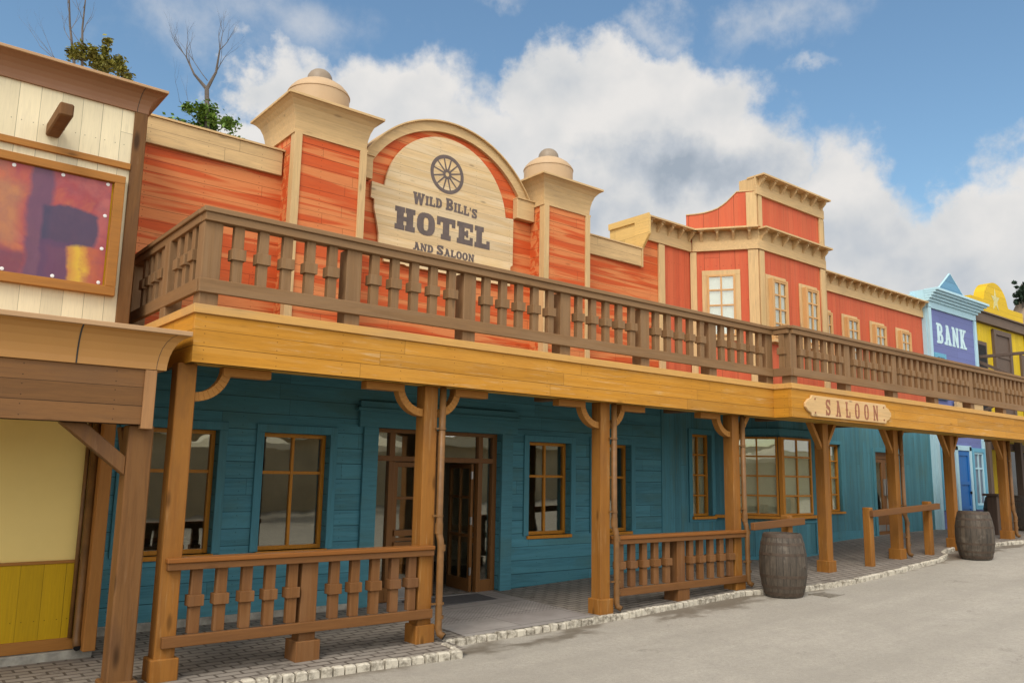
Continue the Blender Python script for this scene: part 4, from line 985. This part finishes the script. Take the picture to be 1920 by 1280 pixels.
bal = [(x0+(x1-x0)*(k+1)/6+(k-2)*.008*0, ry+.03) for x0, x1 in zip(px, px[1:]) for k in range(5)]
for i, (x, y) in enumerate(bal):
    o = proto if i == 0 else proto.copy()
    if i: C.objects.link(o); o.parent = r1
    o.location = (x-2.1, y-6.62, -2.83)
# proto was built at origin, its z values are absolute
protoy = baluster_proto(r1, 0, 0, 3.105, 3.59, 3.345, .085, .06, .095, M_railz, True)
ys = [6.89, 7.09, 7.29, 7.76, 7.96, 8.16, 8.36]
for i, y in enumerate(ys+[6.44]):
    o = protoy if i == 0 else protoy.copy()
    if i: C.objects.link(o); o.parent = r1
    o.location = ((2.115 if y != 6.44 else 10.085)-2.1, y-6.62, -2.83)
for x in px: MB().box(x-.077, x+.077, ry+.002, ry+.15, 2.885, 3.59).build('rail_post', M_railz, r1, bevel=.005)
MB().box(2.055, 2.2, 7.45, 7.6, 2.885, 3.59).build('rail_post', M_railz, r1, bevel=.005)
MB().box(2.055, 2.2, 8.62, 8.77, 2.885, 3.59).build('rail_post', M_railz, r1, bevel=.005)
r2o = thing('balcony_railing', 'greyish brown balcony railing running from the jog above the SALOON sign to the right edge', 'railing', (10.1, 6.32, 2.83))
ry2 = 6.32
rail_group(r2o, 10.12, XR, ry2, M_railx)
px2 = [10.17, 11.62, 13.08, 14.54, 16.0, 17.46, 18.92, 20.38]
proto2 = baluster_proto(r2o, 0, 0, 3.105, 3.59, 3.345, .085, .06, .095, M_railz)
i = 0
for x0, x1 in zip(px2, px2[1:]):
    for k in range(6):
        o = proto2 if i == 0 else proto2.copy()
        if i: C.objects.link(o); o.parent = r2o
        i += 1; o.location = (x0+(x1-x0)*(k+1)/7-10.1, ry2+.03-6.32, -2.83)
for x in px2: MB().box(x-.077, x+.077, ry2+.002, ry2+.15, 2.885, 3.59).build('rail_post', M_railz, r2o, bevel=.005)

# ------------------------------------------------------------------ porch railings
def porch_rail(x0, x1, xm, bx, g, label):
    r = thing('porch_railing', label, 'railing', (xm, 6.75, g), 'porch railings between the posts')
    y = 6.70
    MB().box(x0, x1, y-.015, y+.14, .855, .892).build('cap_rail', M_lowcap, r, bevel=.006)
    MB().box(x0+.01, x1, y+.0, y+.12, .80, .855).build('top_rail', M_lowx, r, bevel=.004)
    MB().box(x0+.01, x1, y-.002, y+.048, .225, .308).build('bottom_rail', M_lowx, r, bevel=.004)
    p = MB().box(xm-.075, xm+.075, y+.049, y+.195, g-.03, .80).build('rail_post', M_lowz, r, bevel=.005)
    MB().box(xm-.11, xm+.11, y+.01, y+.24, g-.03, g+.155).build('post_base', M_lowz, p, bevel=.006)
    pr = MB().box(-.043, .043, -.03, .03, .308, .80).box(-.06, .06, -.052, .052, .515, .60).build('baluster', M_lowz, r, bevel=.003, org=(0, 0, 0))
    for i, x in enumerate(bx):
        o = pr if i == 0 else pr.copy()
        if i: C.objects.link(o); o.parent = r
        o.location = (x-xm, y+.08-6.75, -g)
    return r
porch_rail(2.03, 4.50, 3.25, [2.285, 2.485, 2.695, 2.895, 3.095, 3.49, 3.69, 3.895, 4.10, 4.29], 0, 'brown porch railing with block balusters between the two leftmost ochre posts')
porch_rail(7.0, 9.52, 8.20, [7.13, 7.33, 7.535, 7.74, 7.95, 8.40, 8.60, 8.81, 9.02, 9.22], .08, 'brown porch railing with block balusters ending left of the nearer barrel')

# ------------------------------------------------------------------ downpipes
def downpipe(x, label, elbow=True):
    g = gz(x); r = thing('downpipe', label, 'downpipe', (x, 6.70, g), 'rust brown downpipes on the posts')
    yb, yf = 6.725, 6.70
    pts = [(x, yb, 2.42), (x, yb, 1.02), (x+.003, yb-.006, .985), (x+.007, yf+.006, .945), (x+.009, yf, .90), (x+.01, yf, g+.12), (x+.018, yf-.01, g+.075), (x+.045, yf-.045, g+.05)]
    p = MB().tube(pts, .034, 14).build('pipe', M_pipe, r, smooth=True)
    MB().tube([(x, yb, 1.10), (x, yb, 1.00)], .040, 14).tube([(x+.019, yf, .90), (x+.019, yf, .84)], .040, 14).tube([(x+.02, yf, g+.24), (x+.02, yf, g+.21)], .040, 14).build('socket', M_pipe, p, smooth='auto', split=True)
    e = Vector(pts[-1]); d = (e-Vector(pts[-2])).normalized(); MB().tube([e+d*.001, e+d*.004], .029, 14).build('outlet', M_black, p)
    mb = MB()
    for z, y in ((2.0, yb), (1.16, yb), (g+.34, yf)): mb.tube([(x+(.02 if y == yf else 0), y, z), (x+(.02 if y == yf else 0), y, z+.02)], .041, 12); mb.box(x-.075, x-.03, y-.012, y+.012, z+.002, z+.018)
    mb.build('clamp', M_pipe, r, split=True)
    return r
downpipe(4.44+.118, 'rust brown downpipe on the ochre post left of the open hotel door')
downpipe(6.87+.118, 'rust brown downpipe at the left end of the second porch railing')
downpipe(9.38+.118, 'rust brown downpipe on the ochre post beside the nearer barrel')
downpipe(13.88+.118, 'rust brown downpipe on the ochre post that rises behind the hitching rail')
downpipe(18.5+.118, 'rust brown downpipe on the last ochre post near the right edge')

# ------------------------------------------------------------------ SALOON sign
sg = thing('saloon_sign', 'pale wooden sign with notched ends reading SALOON on the ochre fascia', 'sign', (11.5, 6.26, 2.46))
a, b, c, d = 10.32, 12.76, 2.455, 2.75
pl = [(a+.17, c), (b-.17, c)]; 
def notch(x, z, sx, sz): return [(x-sx*.17+sx*0, z), (x-sx*.14, z+sz*.035), (x-sx*.06, z+sz*.06), (x-sx*.03, z+sz*.085)]
poly = [(a+.17, c), (b-.17, c), (b-.15, c+.04), (b-.07, c+.065), (b-.03, c+.10), (b, c+.12), (b, d-.12), (b-.03, d-.10), (b-.07, d-.065), (b-.15, d-.04), (b-.17, d), (a+.17, d), (a+.15, d-.04), (a+.07, d-.065), (a+.03, d-.10), (a, d-.12), (a, c+.12), (a+.03, c+.10), (a+.07, c+.065), (a+.15, c+.04)]
MB().prism(poly, FY2-.035, FY2).build('sign_board', wood('saloon_sign_wood', (.60, .39, .18), 'x', .15, ((.66, .47, .26), .6), None, patch=((.62, .36, .15), .5), knots=.6), sg, bevel=.006)
mb = MB(); text(mb, 'SALOON', 10.84, 12.34, 2.482, .232, FY2-.038, FY2-.034, s=.165, th=.12, gap=.60, W=.62, spur=True, e=.045); mb.build('letter', M_ink2, sg, split=True)
mb = MB()
for q, w in ((a+.24, d-.05), (b-.24, d-.05), (a+.24, c+.05), (b-.24, c+.05)): mb.tube([(q, FY2-.042, w), (q, FY2-.03, w)], .014, 10)
mb.build('screw', M_ink2, sg, split=True)

# ------------------------------------------------------------------ hitching rails
def hitch(x0, x1, posts, y, label):
    g = gz((x0+x1)/2); r = thing('hitching_rail', label, 'hitching rail', ((x0+x1)/2, y, g), 'hitching rails')
    mb = MB(); za, zb = gz(x0)+.76, gz(x1)+.76; h = .10
    mb.add([(x0, y-.045, za), (x1, y-.045, zb), (x1, y+.02, zb), (x0, y+.02, za), (x0, y-.045, za+h), (x1, y-.045, zb+h), (x1, y+.02, zb+h), (x0, y+.02, za+h)], [(0, 3, 2, 1), (4, 5, 6, 7), (0, 1, 5, 4), (1, 2, 6, 5), (2, 3, 7, 6), (3, 0, 4, 7)])
    mb.build('crossbar', M_lowx, r, bevel=.006)
    for x in posts: MB().box(x-.06, x+.06, y+.021, y+.14, gz(x)-.03, gz(x)+.90).build('post', M_post, r, bevel=.01)
hitch(9.5, 10.72, [10.45], 6.62, 'short brown hitching rail behind the nearer barrel')
hitch(12.62, 14.95, [12.68, 14.72], 6.60, 'brown hitching rail on two posts crossing an ochre post right of centre')

# ------------------------------------------------------------------ barrels
def barrel():
    r = thing('barrel', 'x', 'barrel', (0, 0, 0), 'old wooden barrels along the porch')
    H_ = .79; pr = []
    for i in range(17): q = i/16; pr.append((.232+.068*(1-(2*q-1)**2)**.9, H_*q))
    MB().lathe([(.205, .0)]+pr+[(.214, H_), (.214, H_-.03)], 0, 0, 44).build('staves', M_bar, r, smooth='auto', org=(0, 0, 0))
    MB().lathe([(.213, H_-.035), (.213, H_-.025)], 0, 0, 40).build('lid', M_barlid, r, org=(0, 0, 0))
    def rad(z): q = z/H_; return .232+.068*(1-(2*q-1)**2)**.9
    for z, w in ((.02, .04), (.11, .035), (.24, .035), (.515, .035), (.645, .035), (.74, .04)):
        MB().lathe([(rad(z)+.0035, z), (rad(z+w)+.0035, z+w)], 0, 0, 44).build('hoop', M_hoop, r, smooth='auto', org=(0, 0, 0))
    MB().tube([(-.05, -.288, .38), (-.05, -.300, .38)], .022, 12).build('bung', M_hoop, r, org=(0, 0, 0))
    return r
b0 = barrel(); spots = [(9.66, 6.27, 'nearer dark oak barrel on the road just right of the second porch railing', .3),
    (15.10, 6.08, 'further oak barrel with a pale patch, at the kerb left of the blue door', 1.9),
    (19.75, 7.42, 'dark barrel in the shade just left of the last ochre post', 2.2), (21.3, 7.5, 'dark barrel cut off by the right edge of the photo', 4)]
for i, (x, y, lb, rz) in enumerate(spots):
    o = b0 if i == 0 else copy_tree(b0)
    o.location = (x, y, gz(x)-(.05 if i < 2 else 0)); o.rotation_euler[2] = rz; o['label'] = lb

# ================================================================== LEFT BUILDING
lf = thing('cream_shop_building', 'cream and yellow shop with brown flared cornices at the left edge', 'shop building', (0, 8, 0))
XL = -7
MB().wall(XL, 1.80, 2.55, 4.93, 8.0, 8.15, []).build('upper_wall', M_cream, lf)
MB().box(1.785, 1.90, 7.975, 8.6, 2.3, 4.92).build('corner_post', M_brz, lf, bevel=.006)
CV2 = [(0.0, 0), (.003, .04), (.012, .085), (.03, .13), (.058, .17), (.09, .195), (.125, .21)]
MB().cove(XL, 1.90, 7.975, 12, [(o, 4.92+z*.97) for o, z in CV2]).build('cornice', M_corn, lf)
MB().box(XL-.14, 2.035, 7.838, 12.14, 5.124, 5.152).build('cornice_lip', M_lip, lf, bevel=.004)
mb = MB()
mb.tube([(1.80, 7.975, 4.92), (1.80, 7.972, 4.958), (1.805, 7.963, 5.002), (1.81, 7.945, 5.046), (1.815, 7.917, 5.085), (1.82, 7.885, 5.11), (1.825, 7.85, 5.123)], .003, 6)
mb.build('panel_joint', M_dark, lf, split=True)
MB().box(XL, 1.785, 7.965, 8.0, 4.335, 4.395).build('trim_band', M_bro, lf, bevel=.003, split=True)
MB().box(1.07, 1.18, 7.4, 8.0, 4.48, 4.595).build('beam_end', M_brz, lf, bevel=.012)
mb = MB(); x0, x1, z0, z1 = -.52, 1.75, 3.115, 4.25
fx = .09; mb.box(x0, x1, 7.94, 8.0, z1-.075, z1); mb.box(x0, x1, 7.94, 8.0, z0, z0+.085); mb.box(x0, x0+fx, 7.94, 8.0, z0+.085, z1-.075); mb.box(x1-fx, x1, 7.94, 8.0, z0+.085, z1-.075)
mb.build('banner_frame', M_bro, lf, bevel=.004)
MB().box(x0+fx, x1-fx, 7.985, 8.0, z0+.085, z1-.075).build('banner_backing', M_yel2, lf)
bn = thing('printed_banner', 'purple and orange printed banner held by white studs in the brown frame', 'banner', (.6, 7.98, 3.2))
MB().box(-.42, 1.645, 7.975, 7.982, 3.205, 4.17).build('print', M_poster, bn)
mb = MB()
for gx, gzz in [(.86, 4.145), (1.24, 4.15), (1.61, 4.15), (1.61, 3.85), (1.61, 3.54), (1.61, 3.225), (1.24, 3.225), (.86, 3.225), (.48, 4.145), (.48, 3.225), (.1, 4.145), (.1, 3.225), (-.38, 4.145), (-.38, 3.7), (-.38, 3.225)]:
    s_ = MB().lathe([(.016, 0), (.016, .004), (.008, .006)], 0, 0, 14); s_.v = [(gx+a, 7.975-c_, gzz+b_) for a, b_, c_ in s_.v]; s_.build('stud', M_white, bn, smooth='auto')
# canopy
MB().box(XL, 1.73, 6.62, 6.74, 1.905, 2.33).build('canopy_beam', M_brx, lf, bevel=.004)
MB().box(1.725, 1.81, 6.60, 6.75, 1.875, 2.325).build('beam_end_board', wood('end_board', (.33, .17, .07), 'z', .15), lf, bevel=.004)
MB().box(1.68, 1.80, 6.75, 8.0, 2.0, 2.32).build('side_beam', M_brz, lf, bevel=.004)
MB().cove(XL, 1.875, 6.60, 7.97, [(o, 2.33+z*1.28) for o, z in CV2]).build('canopy_cove', M_gut, lf)
MB().box(XL-.25, 2.012, 6.462, 7.972, 2.600, 2.638).build('canopy_lip', M_lip, lf, bevel=.004)
mb = MB(); 
for xx, dx, w in ((1.24, 0, .006), (1.80, .8, .002)):
    mb.tube([(xx+o*dx, 6.60-o, 2.33+z*1.28) for o, z in CV2], w, 6)
mb.build('panel_joint', M_dark, lf, split=True)
MB().box(XL, 1.72, 6.74, 8.0, 2.28, 2.31).build('canopy_ceiling', M_yel1, lf)
# ground floor wall
MB().box(XL, 1.74, 8.0, 8.12, .78, 2.5).build('plaster_panel', M_yel1, lf); MB().box(XL, 1.70, 7.985, 8.0, .15, .765).build('mustard_panel', M_yel2, lf)
MB().box(XL, 1.70, 7.97, 8.0, .765, .79).box(XL, 1.70, 7.965, 8.0, .055, .15).build('trim_band', M_bro, lf, bevel=.003, split=True)
MB().box(XL, 1.84, 7.93, 8.0, -.2, .05).build('plinth', M_stone, lf, bevel=.008)
MB().box(1.735, 1.835, 7.80, 8.0, .05, 2.0).build('corner_post', M_broz, lf, bevel=.006)
MB().box(1.745, 1.80, 8.152, 8.84, -.1, 4.9).build('side_wall', M_cream, lf)
MB().tube([(1.71, 7.93, 2.0), (1.71, 7.93, .14), (1.71, 7.88, .08)], .035, 12).tube([(1.66, 7.96, 2.0), (1.66, 7.96, .15)], .018, 8).build('downpipe', M_pipe, lf, smooth=True)
MB().tube([(1.71, 7.878, .078), (1.71, 7.874, .076)], .03, 12).build('pipe_mouth', M_black, lf)
pm = MB().box(1.665, 1.845, 6.68, 6.86, -.1, 1.905).build('canopy_post', M_brz, lf, bevel=.01)
MB().box(1.635, 1.875, 6.65, 6.89, -.1, .035).build('post_base', M_brz, pm, bevel=.01)
mb = MB(); mb.prism([(1.665, 1.52), (1.665, 1.66), (1.37, 1.905), (1.19, 1.905)], 6.70, 6.80); mb.build('brace', M_brz, pm, bevel=.006)
mb = MB(); mb.prismx([(6.86, 1.55), (7.12, 1.905), (7.26, 1.905), (6.86, 1.42)], 1.71, 1.80); mb.build('brace', M_brz, pm, bevel=.006)
MB().box(XL, 1.79, 8.15, 12, 2.5, 4.9).build('rear_block', M_far, lf)

# ================================================================== BANK
bk = thing('bank_building', 'blue bank front with pale blue cornice, pointed gable and white BANK lettering', 'bank', (21.2, 8.7, .48))
BY = 8.70; XA, XB = 19.85, 22.55
MB().box(XA+.02, XB-.02, BY+.02, BY+.3, .3, 6.0).build('wall', M_blu1, bk)
mb = MB(); mb.box(XA, XA+.13, BY-.02, BY+.05, .3, 5.72); mb.box(XB-.13, XB, BY-.02, BY+.1, .3, 5.72); mb.box(XA, XB, BY-.02, BY+.1, 5.70, 5.90); mb.box(XA-.02, XA+.019, BY+.052, 9.1, .3, 6.14)
mb.box(19.5, 19.85, 8.95, 9.6, 4.0, 6.0)
mb.build('corner_board', M_blu2, bk, bevel=.003, split=True)
mb = MB()
for k, (o, z0, z1) in enumerate([(.06, 5.86, 5.92), (.11, 5.92, 5.98), (.16, 5.98, 6.04), (.22, 6.04, 6.09), (.27, 6.09, 6.15)]): mb.box(XA-.025-o*.05, XB+o, BY-o, BY+.05, z0, z1)
mb.build('cornice', M_blu2x, bk, bevel=.006)
MB().prism([(20.35, 6.15), (22.1, 6.15), (21.2, 6.74)], BY+.0, BY+.03).build('gable', M_blu3, bk)
MB().prism([(20.33, 6.15), (20.35, 6.15), (21.2, 6.74), (22.1, 6.15), (22.12, 6.15), (21.2, 6.76)], BY-.008, BY+.035).build('gable_edge', M_blu2x, bk)
mb = MB(); text(mb, 'BANK', 20.28, 21.94, 4.88, .50, BY+.008, BY+.02, s=.25, th=.15, gap=.17, W=.85, e=.07); mb.build('letter', M_cy, bk, split=True)
def bwin(x0, x1, z0, z1):
    mb = MB(); frame_rect(mb, x0-.10, x1+.10, z0-.1, z1+.1, .10, BY-.04, BY+.02); mb.build('window_casing', M_blu4, bk, bevel=.003)
    fr = MB(); frame_rect(fr, x0, x1, z0, z1, .05, BY-.02, BY+.02); fr.box((x0+x1)/2-.02, (x0+x1)/2+.02, BY-.015, BY+.02, z0+.05, z1-.05); fr.box(x0+.05, x1-.05, BY-.012, BY+.02, z1-.42, z1-.38); f = fr.build('window', M_blu2, bk, bevel=.003)
    MB().box(x0+.05, x1-.05, BY+.01, BY+.018, z0+.05, z1-.05).build('pane', plain('bank_pane', (.10, .14, .20), .15, .2, 3), f)
bwin(20.12, 20.55, 1.0, 2.3); bwin(21.82, 22.38, 1.0, 2.3); bwin(20.12, 20.5, 3.6, 4.52)
mb = MB(); mb.box(20.78, 20.90, BY-.04, BY+.02, .4, 2.42); mb.box(21.55, 21.67, BY-.04, BY+.02, .4, 2.42); mb.box(20.78, 21.67, BY-.04, BY+.02, 2.32, 2.44); mb.build('door_casing', M_blu2, bk, bevel=.003)
d = MB().box(20.90, 21.55, BY-.0, BY+.02, .48, 2.32).build('door', M_door, bk)
mb = MB()
for z0, z1 in ((.5, .62), (.92, 1.0), (1.5, 1.58), (2.2, 2.31)): mb.box(20.99, 21.46, BY-.02, BY, z0, z1)
mb.box(20.90, 20.99, BY-.02, BY, .48, 2.31); mb.box(21.46, 21.55, BY-.02, BY, .48, 2.31); mb.build('door_rail', M_door, d); MB().box(21.47, 21.53, BY-.05, BY-.02, 1.28, 1.34).build('door_handle', M_black, d)
mb = MB(); mb.box(21.35, 21.95, BY-.12, BY-.02, 3.5, 4.25); mb.box(21.0, 22.3, BY-.12, BY-.02, 3.5, 4.12); mb.box(20.9, 22.4, BY-.1, BY-.02, 3.3, 3.5); 
mb.build('stepped_pediment', M_trimx, bk, bevel=.004)
MB().box(XA+.02, XB-.02, BY+.3, 13, .3, 5.5).build('rear_block', M_far, bk)

# ================================================================== YELLOW BUILDING
yb = thing('yellow_building', 'bright yellow timber front with rounded parapet and painted star, beyond the bank', 'building', (24.5, 8.95, .5))
YY = 8.92
MB().wall(22.6, 26.5, .4, 5.85, YY, YY+.15, []).build('wall', M_yb, yb)
cx, cz, rr = 24.55, 6.42, .66
pts = [(22.9, 6.05), (26.45, 6.05), (26.45, 6.46), (25.42, 6.46)]+[(cx+(.82)*cos(a), cz+rr*sin(a)) for a in [radians(10+i*160/24) for i in range(25)]]+[(23.72, 6.50), (22.9, 6.50)]
pp = MB().prism(pts, YY-.02, YY+.26).build('parapet', M_ybx, yb)
mb = MB(); st = []
for k in range(10):
    r = .30 if k % 2 == 0 else .12; a = pi/2+k*pi/5; st.append((24.52+r*cos(a), 6.58+r*1.15*sin(a)))
mb.prism(st, YY-.026, YY-.02); mb.build('star_emblem', M_star, pp)
MB().box(22.7, 26.7, YY-.12, YY+.1, 5.80, 6.06).box(22.7, 26.75, YY-.17, YY+.1, 6.06, 6.10).build('cornice', M_grbx, yb, bevel=.004)
mb = MB(); mb.box(22.95, 23.6, YY-.06, YY, 3.0, 5.28); mb.build('window_casing', M_grb, yb); MB().box(23.05, 23.52, YY-.065, YY-.06, 3.0, 5.18).build('window', M_black, yb)
mb = MB(); frame_rect(mb, 24.1, 25.3, 3.0, 5.72, .14, YY-.08, YY); mb.box(24.24, 25.16, YY-.04, YY, 3.1, 5.6); mb.box(24.24, 25.16, YY-.06, YY-.04, 4.95, 5.0); mb.box(24.24, 25.16, YY-.06, YY-.04, 4.2, 4.25); mb.build('shutter', M_grb, yb, bevel=.004)
MB().box(26.0, 26.6, YY-.06, YY, 3.0, 5.2).build('window_casing', M_grb, yb)
MB().box(26.45, 26.75, YY-.05, YY+.2, .4, 5.8).build('corner_board', M_grb, yb)
mb = MB(); xr = 22.66
mb.box(xr, xr+.07, 6.2, YY, 4.745, 4.82)
for q in (6.25, 8.8): mb.box(xr-.01, xr+.08, q, q+.09, 3.1, 4.745)
for k, ((ya, za), (yb_, zb_)) in enumerate((((8.75, 4.66), (6.35, 3.35)), ((8.75, 3.35), (6.35, 4.66)))):
    x0 = xr+.005+(k % 2)*.032
    mb.prismx([(ya, za-.045), (ya, za+.045), (yb_, zb_+.045), (yb_, zb_-.045)], x0, x0+.03)
mb.box(22.62, 26.6, 6.2, YY, 3.0, 3.1)
mb.build('balcony_rail', M_grb, yb, bevel=.004)
mb = MB()
for x in (22.62, 23.55, 24.7, 26.2): mb.box(x, x+.16, YY-.3, YY-.14, .4, 3.0)
mb.box(23.9, 24.0, YY-.06, YY, .4, 2.4); mb.box(25.2, 25.3, YY-.06, YY, .4, 2.4); mb.box(22.6, 26.6, YY-.12, YY-.01, 2.42, 2.6)
mb.build('porch_post', M_grb, yb, bevel=.006, split=True)
MB().box(24.0, 25.2, YY-.03, YY, .9, 2.4).box(25.4, 26.3, YY-.03, YY, .9, 2.4).build('window', plain('dark_glass', (.03, .04, .05), .12), yb, split=True)
MB().box(22.6, 26.6, YY+.15, 13, .4, 5.6).build('rear_block', M_far, yb)
nw = thing('newel_post', 'dark brown capped newel post in the shade beside the blue window', 'post', (19.4, 7.38, .46))
MB().box(19.3, 19.5, 7.28, 7.48, .4, 1.28).build('shaft', M_grb, nw, bevel=.006); MB().box(19.24, 19.56, 7.22, 7.54, 1.28, 1.33).build('cap', M_grb, nw, bevel=.004)

# ================================================================== indoor odds and ends seen through glass
pt = thing('flower_bucket', 'small white bucket of dried flowers on the sill inside the window right of the door', 'flower bucket', (7.62, 9.12, .76))
MB().lathe([(.045, .76), (.06, .90), (.062, .905)], 7.62, 9.12, 20).build('bucket', M_white, pt, smooth='auto')
mb = MB(); 
for k in range(70):
    a = random.uniform(0, 2*pi); r = random.uniform(.02, .11); h = random.uniform(.06, .2)
    e = Vector((7.62+r*cos(a), 9.12+r*sin(a)*.7, .90+h)); mb.tube([(7.62, 9.12, .88), e], .0015, 3); mb.lathe([(.001, e.z-.006), (.008, e.z), (.001, e.z+.006)], e.x, e.y, 5)
mb.build('dried_flowers', M_cream, pt)
MB().box(7.40, 8.30, WY+.17, 9.25, .70, .75).build('inner_sill', M_int, hotel)
tb = thing('table', 'dark table inside behind the leftmost hotel window', 'table', (2.6, 9.7, .03))
MB().box(2.1, 3.2, 9.45, 10.05, .74, .78).build('tabletop', M_dark, tb)
for a, b in ((2.15, 9.5), (3.1, 9.5), (2.15, 9.98), (3.1, 9.98)): MB().box(a, a+.05, b, b+.05, .03, .74).build('leg', M_dark, tb)

# ================================================================== trees
def grow(mb, p, d, L, r, depth, rnd, spread=.55, upb=.25):
    pts = [p]; q = Vector(p); dd = Vector(d).normalized(); n = 4; rr = [r]
    for i in range(n):
        dd = (dd+Vector((rnd.uniform(-.16, .16), rnd.uniform(-.16, .16), rnd.uniform(-.06, .14)))).normalized()
        q = q+dd*L/n; pts.append(q.copy()); rr.append(r*(1-.5*(i+1)/n))
    mb.tube(pts, rr, 5 if r > .02 else 3, False)
    if depth <= 0: return
    for k in range(rnd.choice((2, 2, 3))):
        i = rnd.randint(2, n) if k else n
        nd_ = (dd+Vector((rnd.uniform(-spread, spread), rnd.uniform(-spread, spread), rnd.uniform(-.1, spread)+upb*.3))).normalized()
        grow(mb, pts[i], nd_, L*rnd.uniform(.55, .85), rr[i]*.72, depth-1, rnd, spread, upb)
def leaves(c, R, n, rnd, size=.07, clumps=14):
    mb = MB(); cl = []
    for k in range(clumps):
        v = Vector((rnd.gauss(0, .5), rnd.gauss(0, .5), rnd.gauss(0, .45))); cl.append((Vector((c[0]+v.x*R[0], c[1]+v.y*R[1], c[2]+v.z*R[2])), rnd.uniform(.14, .30)*max(R)))
    for k in range(n):
        cc, rr = rnd.choice(cl); v = Vector((rnd.gauss(0, .5), rnd.gauss(0, .5), rnd.gauss(0, .42)))*rr; p = cc+v
        a = Vector((rnd.uniform(-1, 1), rnd.uniform(-1, 1), rnd.uniform(-.6, .6))).normalized(); b = a.cross(Vector((rnd.uniform(-1, 1), rnd.uniform(-1, 1), 1))).normalized()
        s = size*rnd.uniform(.6, 1.3); mb.add([p-a*s, p-b*s*.5, p+a*s, p+b*s*.5], [(0, 1, 2, 3)])
    return mb
rn = random.Random(11)
t1 = thing('bare_tree', 'bare forked tree rising from a green bush behind the hotel parapet', 'tree', (4.2, 13.5, -.05))
mb = MB(); TX, TY = 4.16, 13.5
fork = Vector((TX-.06, TY, 7.95))
mb.tube([(TX+.02, TY, -.1), (TX, TY, 4), (TX+.02, TY, 6.6), (TX+.0, TY, 7.3), fork], [.10, .08, .055, .045, .038], 8, False)
for tgt, r in (((3.78, TY+.2, 8.5), .02), ((4.20, TY-.2, 8.62), .02)):
    tgt = Vector(tgt); midp = (fork+tgt)/2+Vector((.05 if tgt.x > fork.x else -.04, 0, -.03)); mb.tube([fork, midp, tgt], [.033, r, r*.6], 6, False)
    for k in range(4): grow(mb, (midp if k == 0 else tgt), (tgt-fork).normalized()+Vector((rn.uniform(-.5, .5), rn.uniform(-.3, .3), .15)), .30, .009, 3, rn, .5)
grow(mb, Vector((TX-.06, TY, 8.1)), (-.8, 0, .6), .5, .009, 2, rn)
grow(mb, Vector((TX, TY, 7.25)), (-.75, 0, .35), .6, .008, 2, rn)
mb.build('trunk', M_bark, t1)
leaves((TX-.08, TY, 7.22), (.50, .45, .42), 4200, rn, .042, 26).build('crown', M_leaf, t1)
t2 = thing('bare_tree', 'bare branches and olive bush above the brown cornice at upper left', 'tree', (2.1, 13, -.05))
mb = MB()
for (bx, bz, dx) in ((2.02, 7.4, -.12), (2.12, 7.4, -.05)):
    mb.tube([(bx+.06, 13, -.1), (bx+.03, 13, 5), (bx, 13, bz), (bx+dx, 13.05, bz+.7), (bx+dx*2+.04, 13, bz+1.3)], [.08, .05, .022, .015, .007], 6, False)
    for k in range(5): grow(mb, Vector((bx+dx*(.6+k*.3), 13, bz+.4+k*.2)), (rn.uniform(-.6, .5), rn.uniform(-.3, .3), .8), .30, .006, 2, rn)
grow(mb, Vector((2.0, 13, 7.3)), (-1, 0, .45), .55, .008, 3, rn)
mb.build('trunk', M_bark, t2)
leaves((2.36, 13.0, 7.68), (.36, .3, .22), 2600, rn, .036, 22).build('crown', M_leaf2, t2)
t3 = thing('conifer_tree', 'small dark tree on the rock at the far right edge', 'tree', (60, 20, 12)); mb = MB(); mb.tube([(59.7, 20, 11), (59.7, 20, 14.6)], [.15, .03], 6, False); mb.build('trunk', M_bark, t3)
leaves((59.7, 20, 13.9), (.55, .5, .6), 3500, rn, .12, 40).build('crown', M_leaf3, t3)
# rock outcrop
bm = bmesh.new(); bmesh.ops.create_icosphere(bm, subdivisions=5, radius=1)
from mathutils import noise as mn
for v in bm.verts:
    nn = 1+.25*mn.noise(v.co*2.1)+.12*mn.noise(v.co*6)+.05*mn.noise(v.co*15); v.co = Vector((v.co.x*6*nn, v.co.y*6*nn, v.co.z*8.6*nn))
me = bpy.data.meshes.new('rock_outcrop'); bm.to_mesh(me); bm.free(); me.materials.append(M_rock)
for p in me.polygons: p.use_smooth = True
ro = bpy.data.objects.new('rock_outcrop', me); ro.location = (61.8, 20, 4.7); C.objects.link(ro); tag(ro, 'brown craggy rock behind the yellow building at the right edge', 'rock')

# ================================================================== other side of the street (seen in the window reflections)
op = thing('opposite_building', 'low brown shop front across the street reflected in the windows', 'building', (6, -9, 0))
MB().box(-30, 60, -12, -9, -.3, 3.0).build('wall', M_far, op); MB().box(-30, 60, -9.03, -8.6, 2.6, 2.9).build('awning', M_canvas, op)
pz = None
for i, (x, y) in enumerate([(-2.5, -5.5), (1.2, -6), (5, -6.2), (9, -5.8), (13.5, -6)]):
    if pz is None:
        pz = thing('parasol', 'cream parasol across the street reflected in the windows', 'parasol', (x, y, -.05), 'parasols across the street')
        MB().lathe([(.025, -.05), (.025, 2.6)], x, y, 10).build('pole', M_steel, pz); MB().lathe([(1.5, 2.15), (1.48, 2.3), (.8, 2.55), (.05, 2.75)], x, y, 8).build('canopy', M_canvas, pz)
    else:
        o = copy_tree(pz); o.location = (x, y, -.05)
print('objects', len(bpy.data.objects))
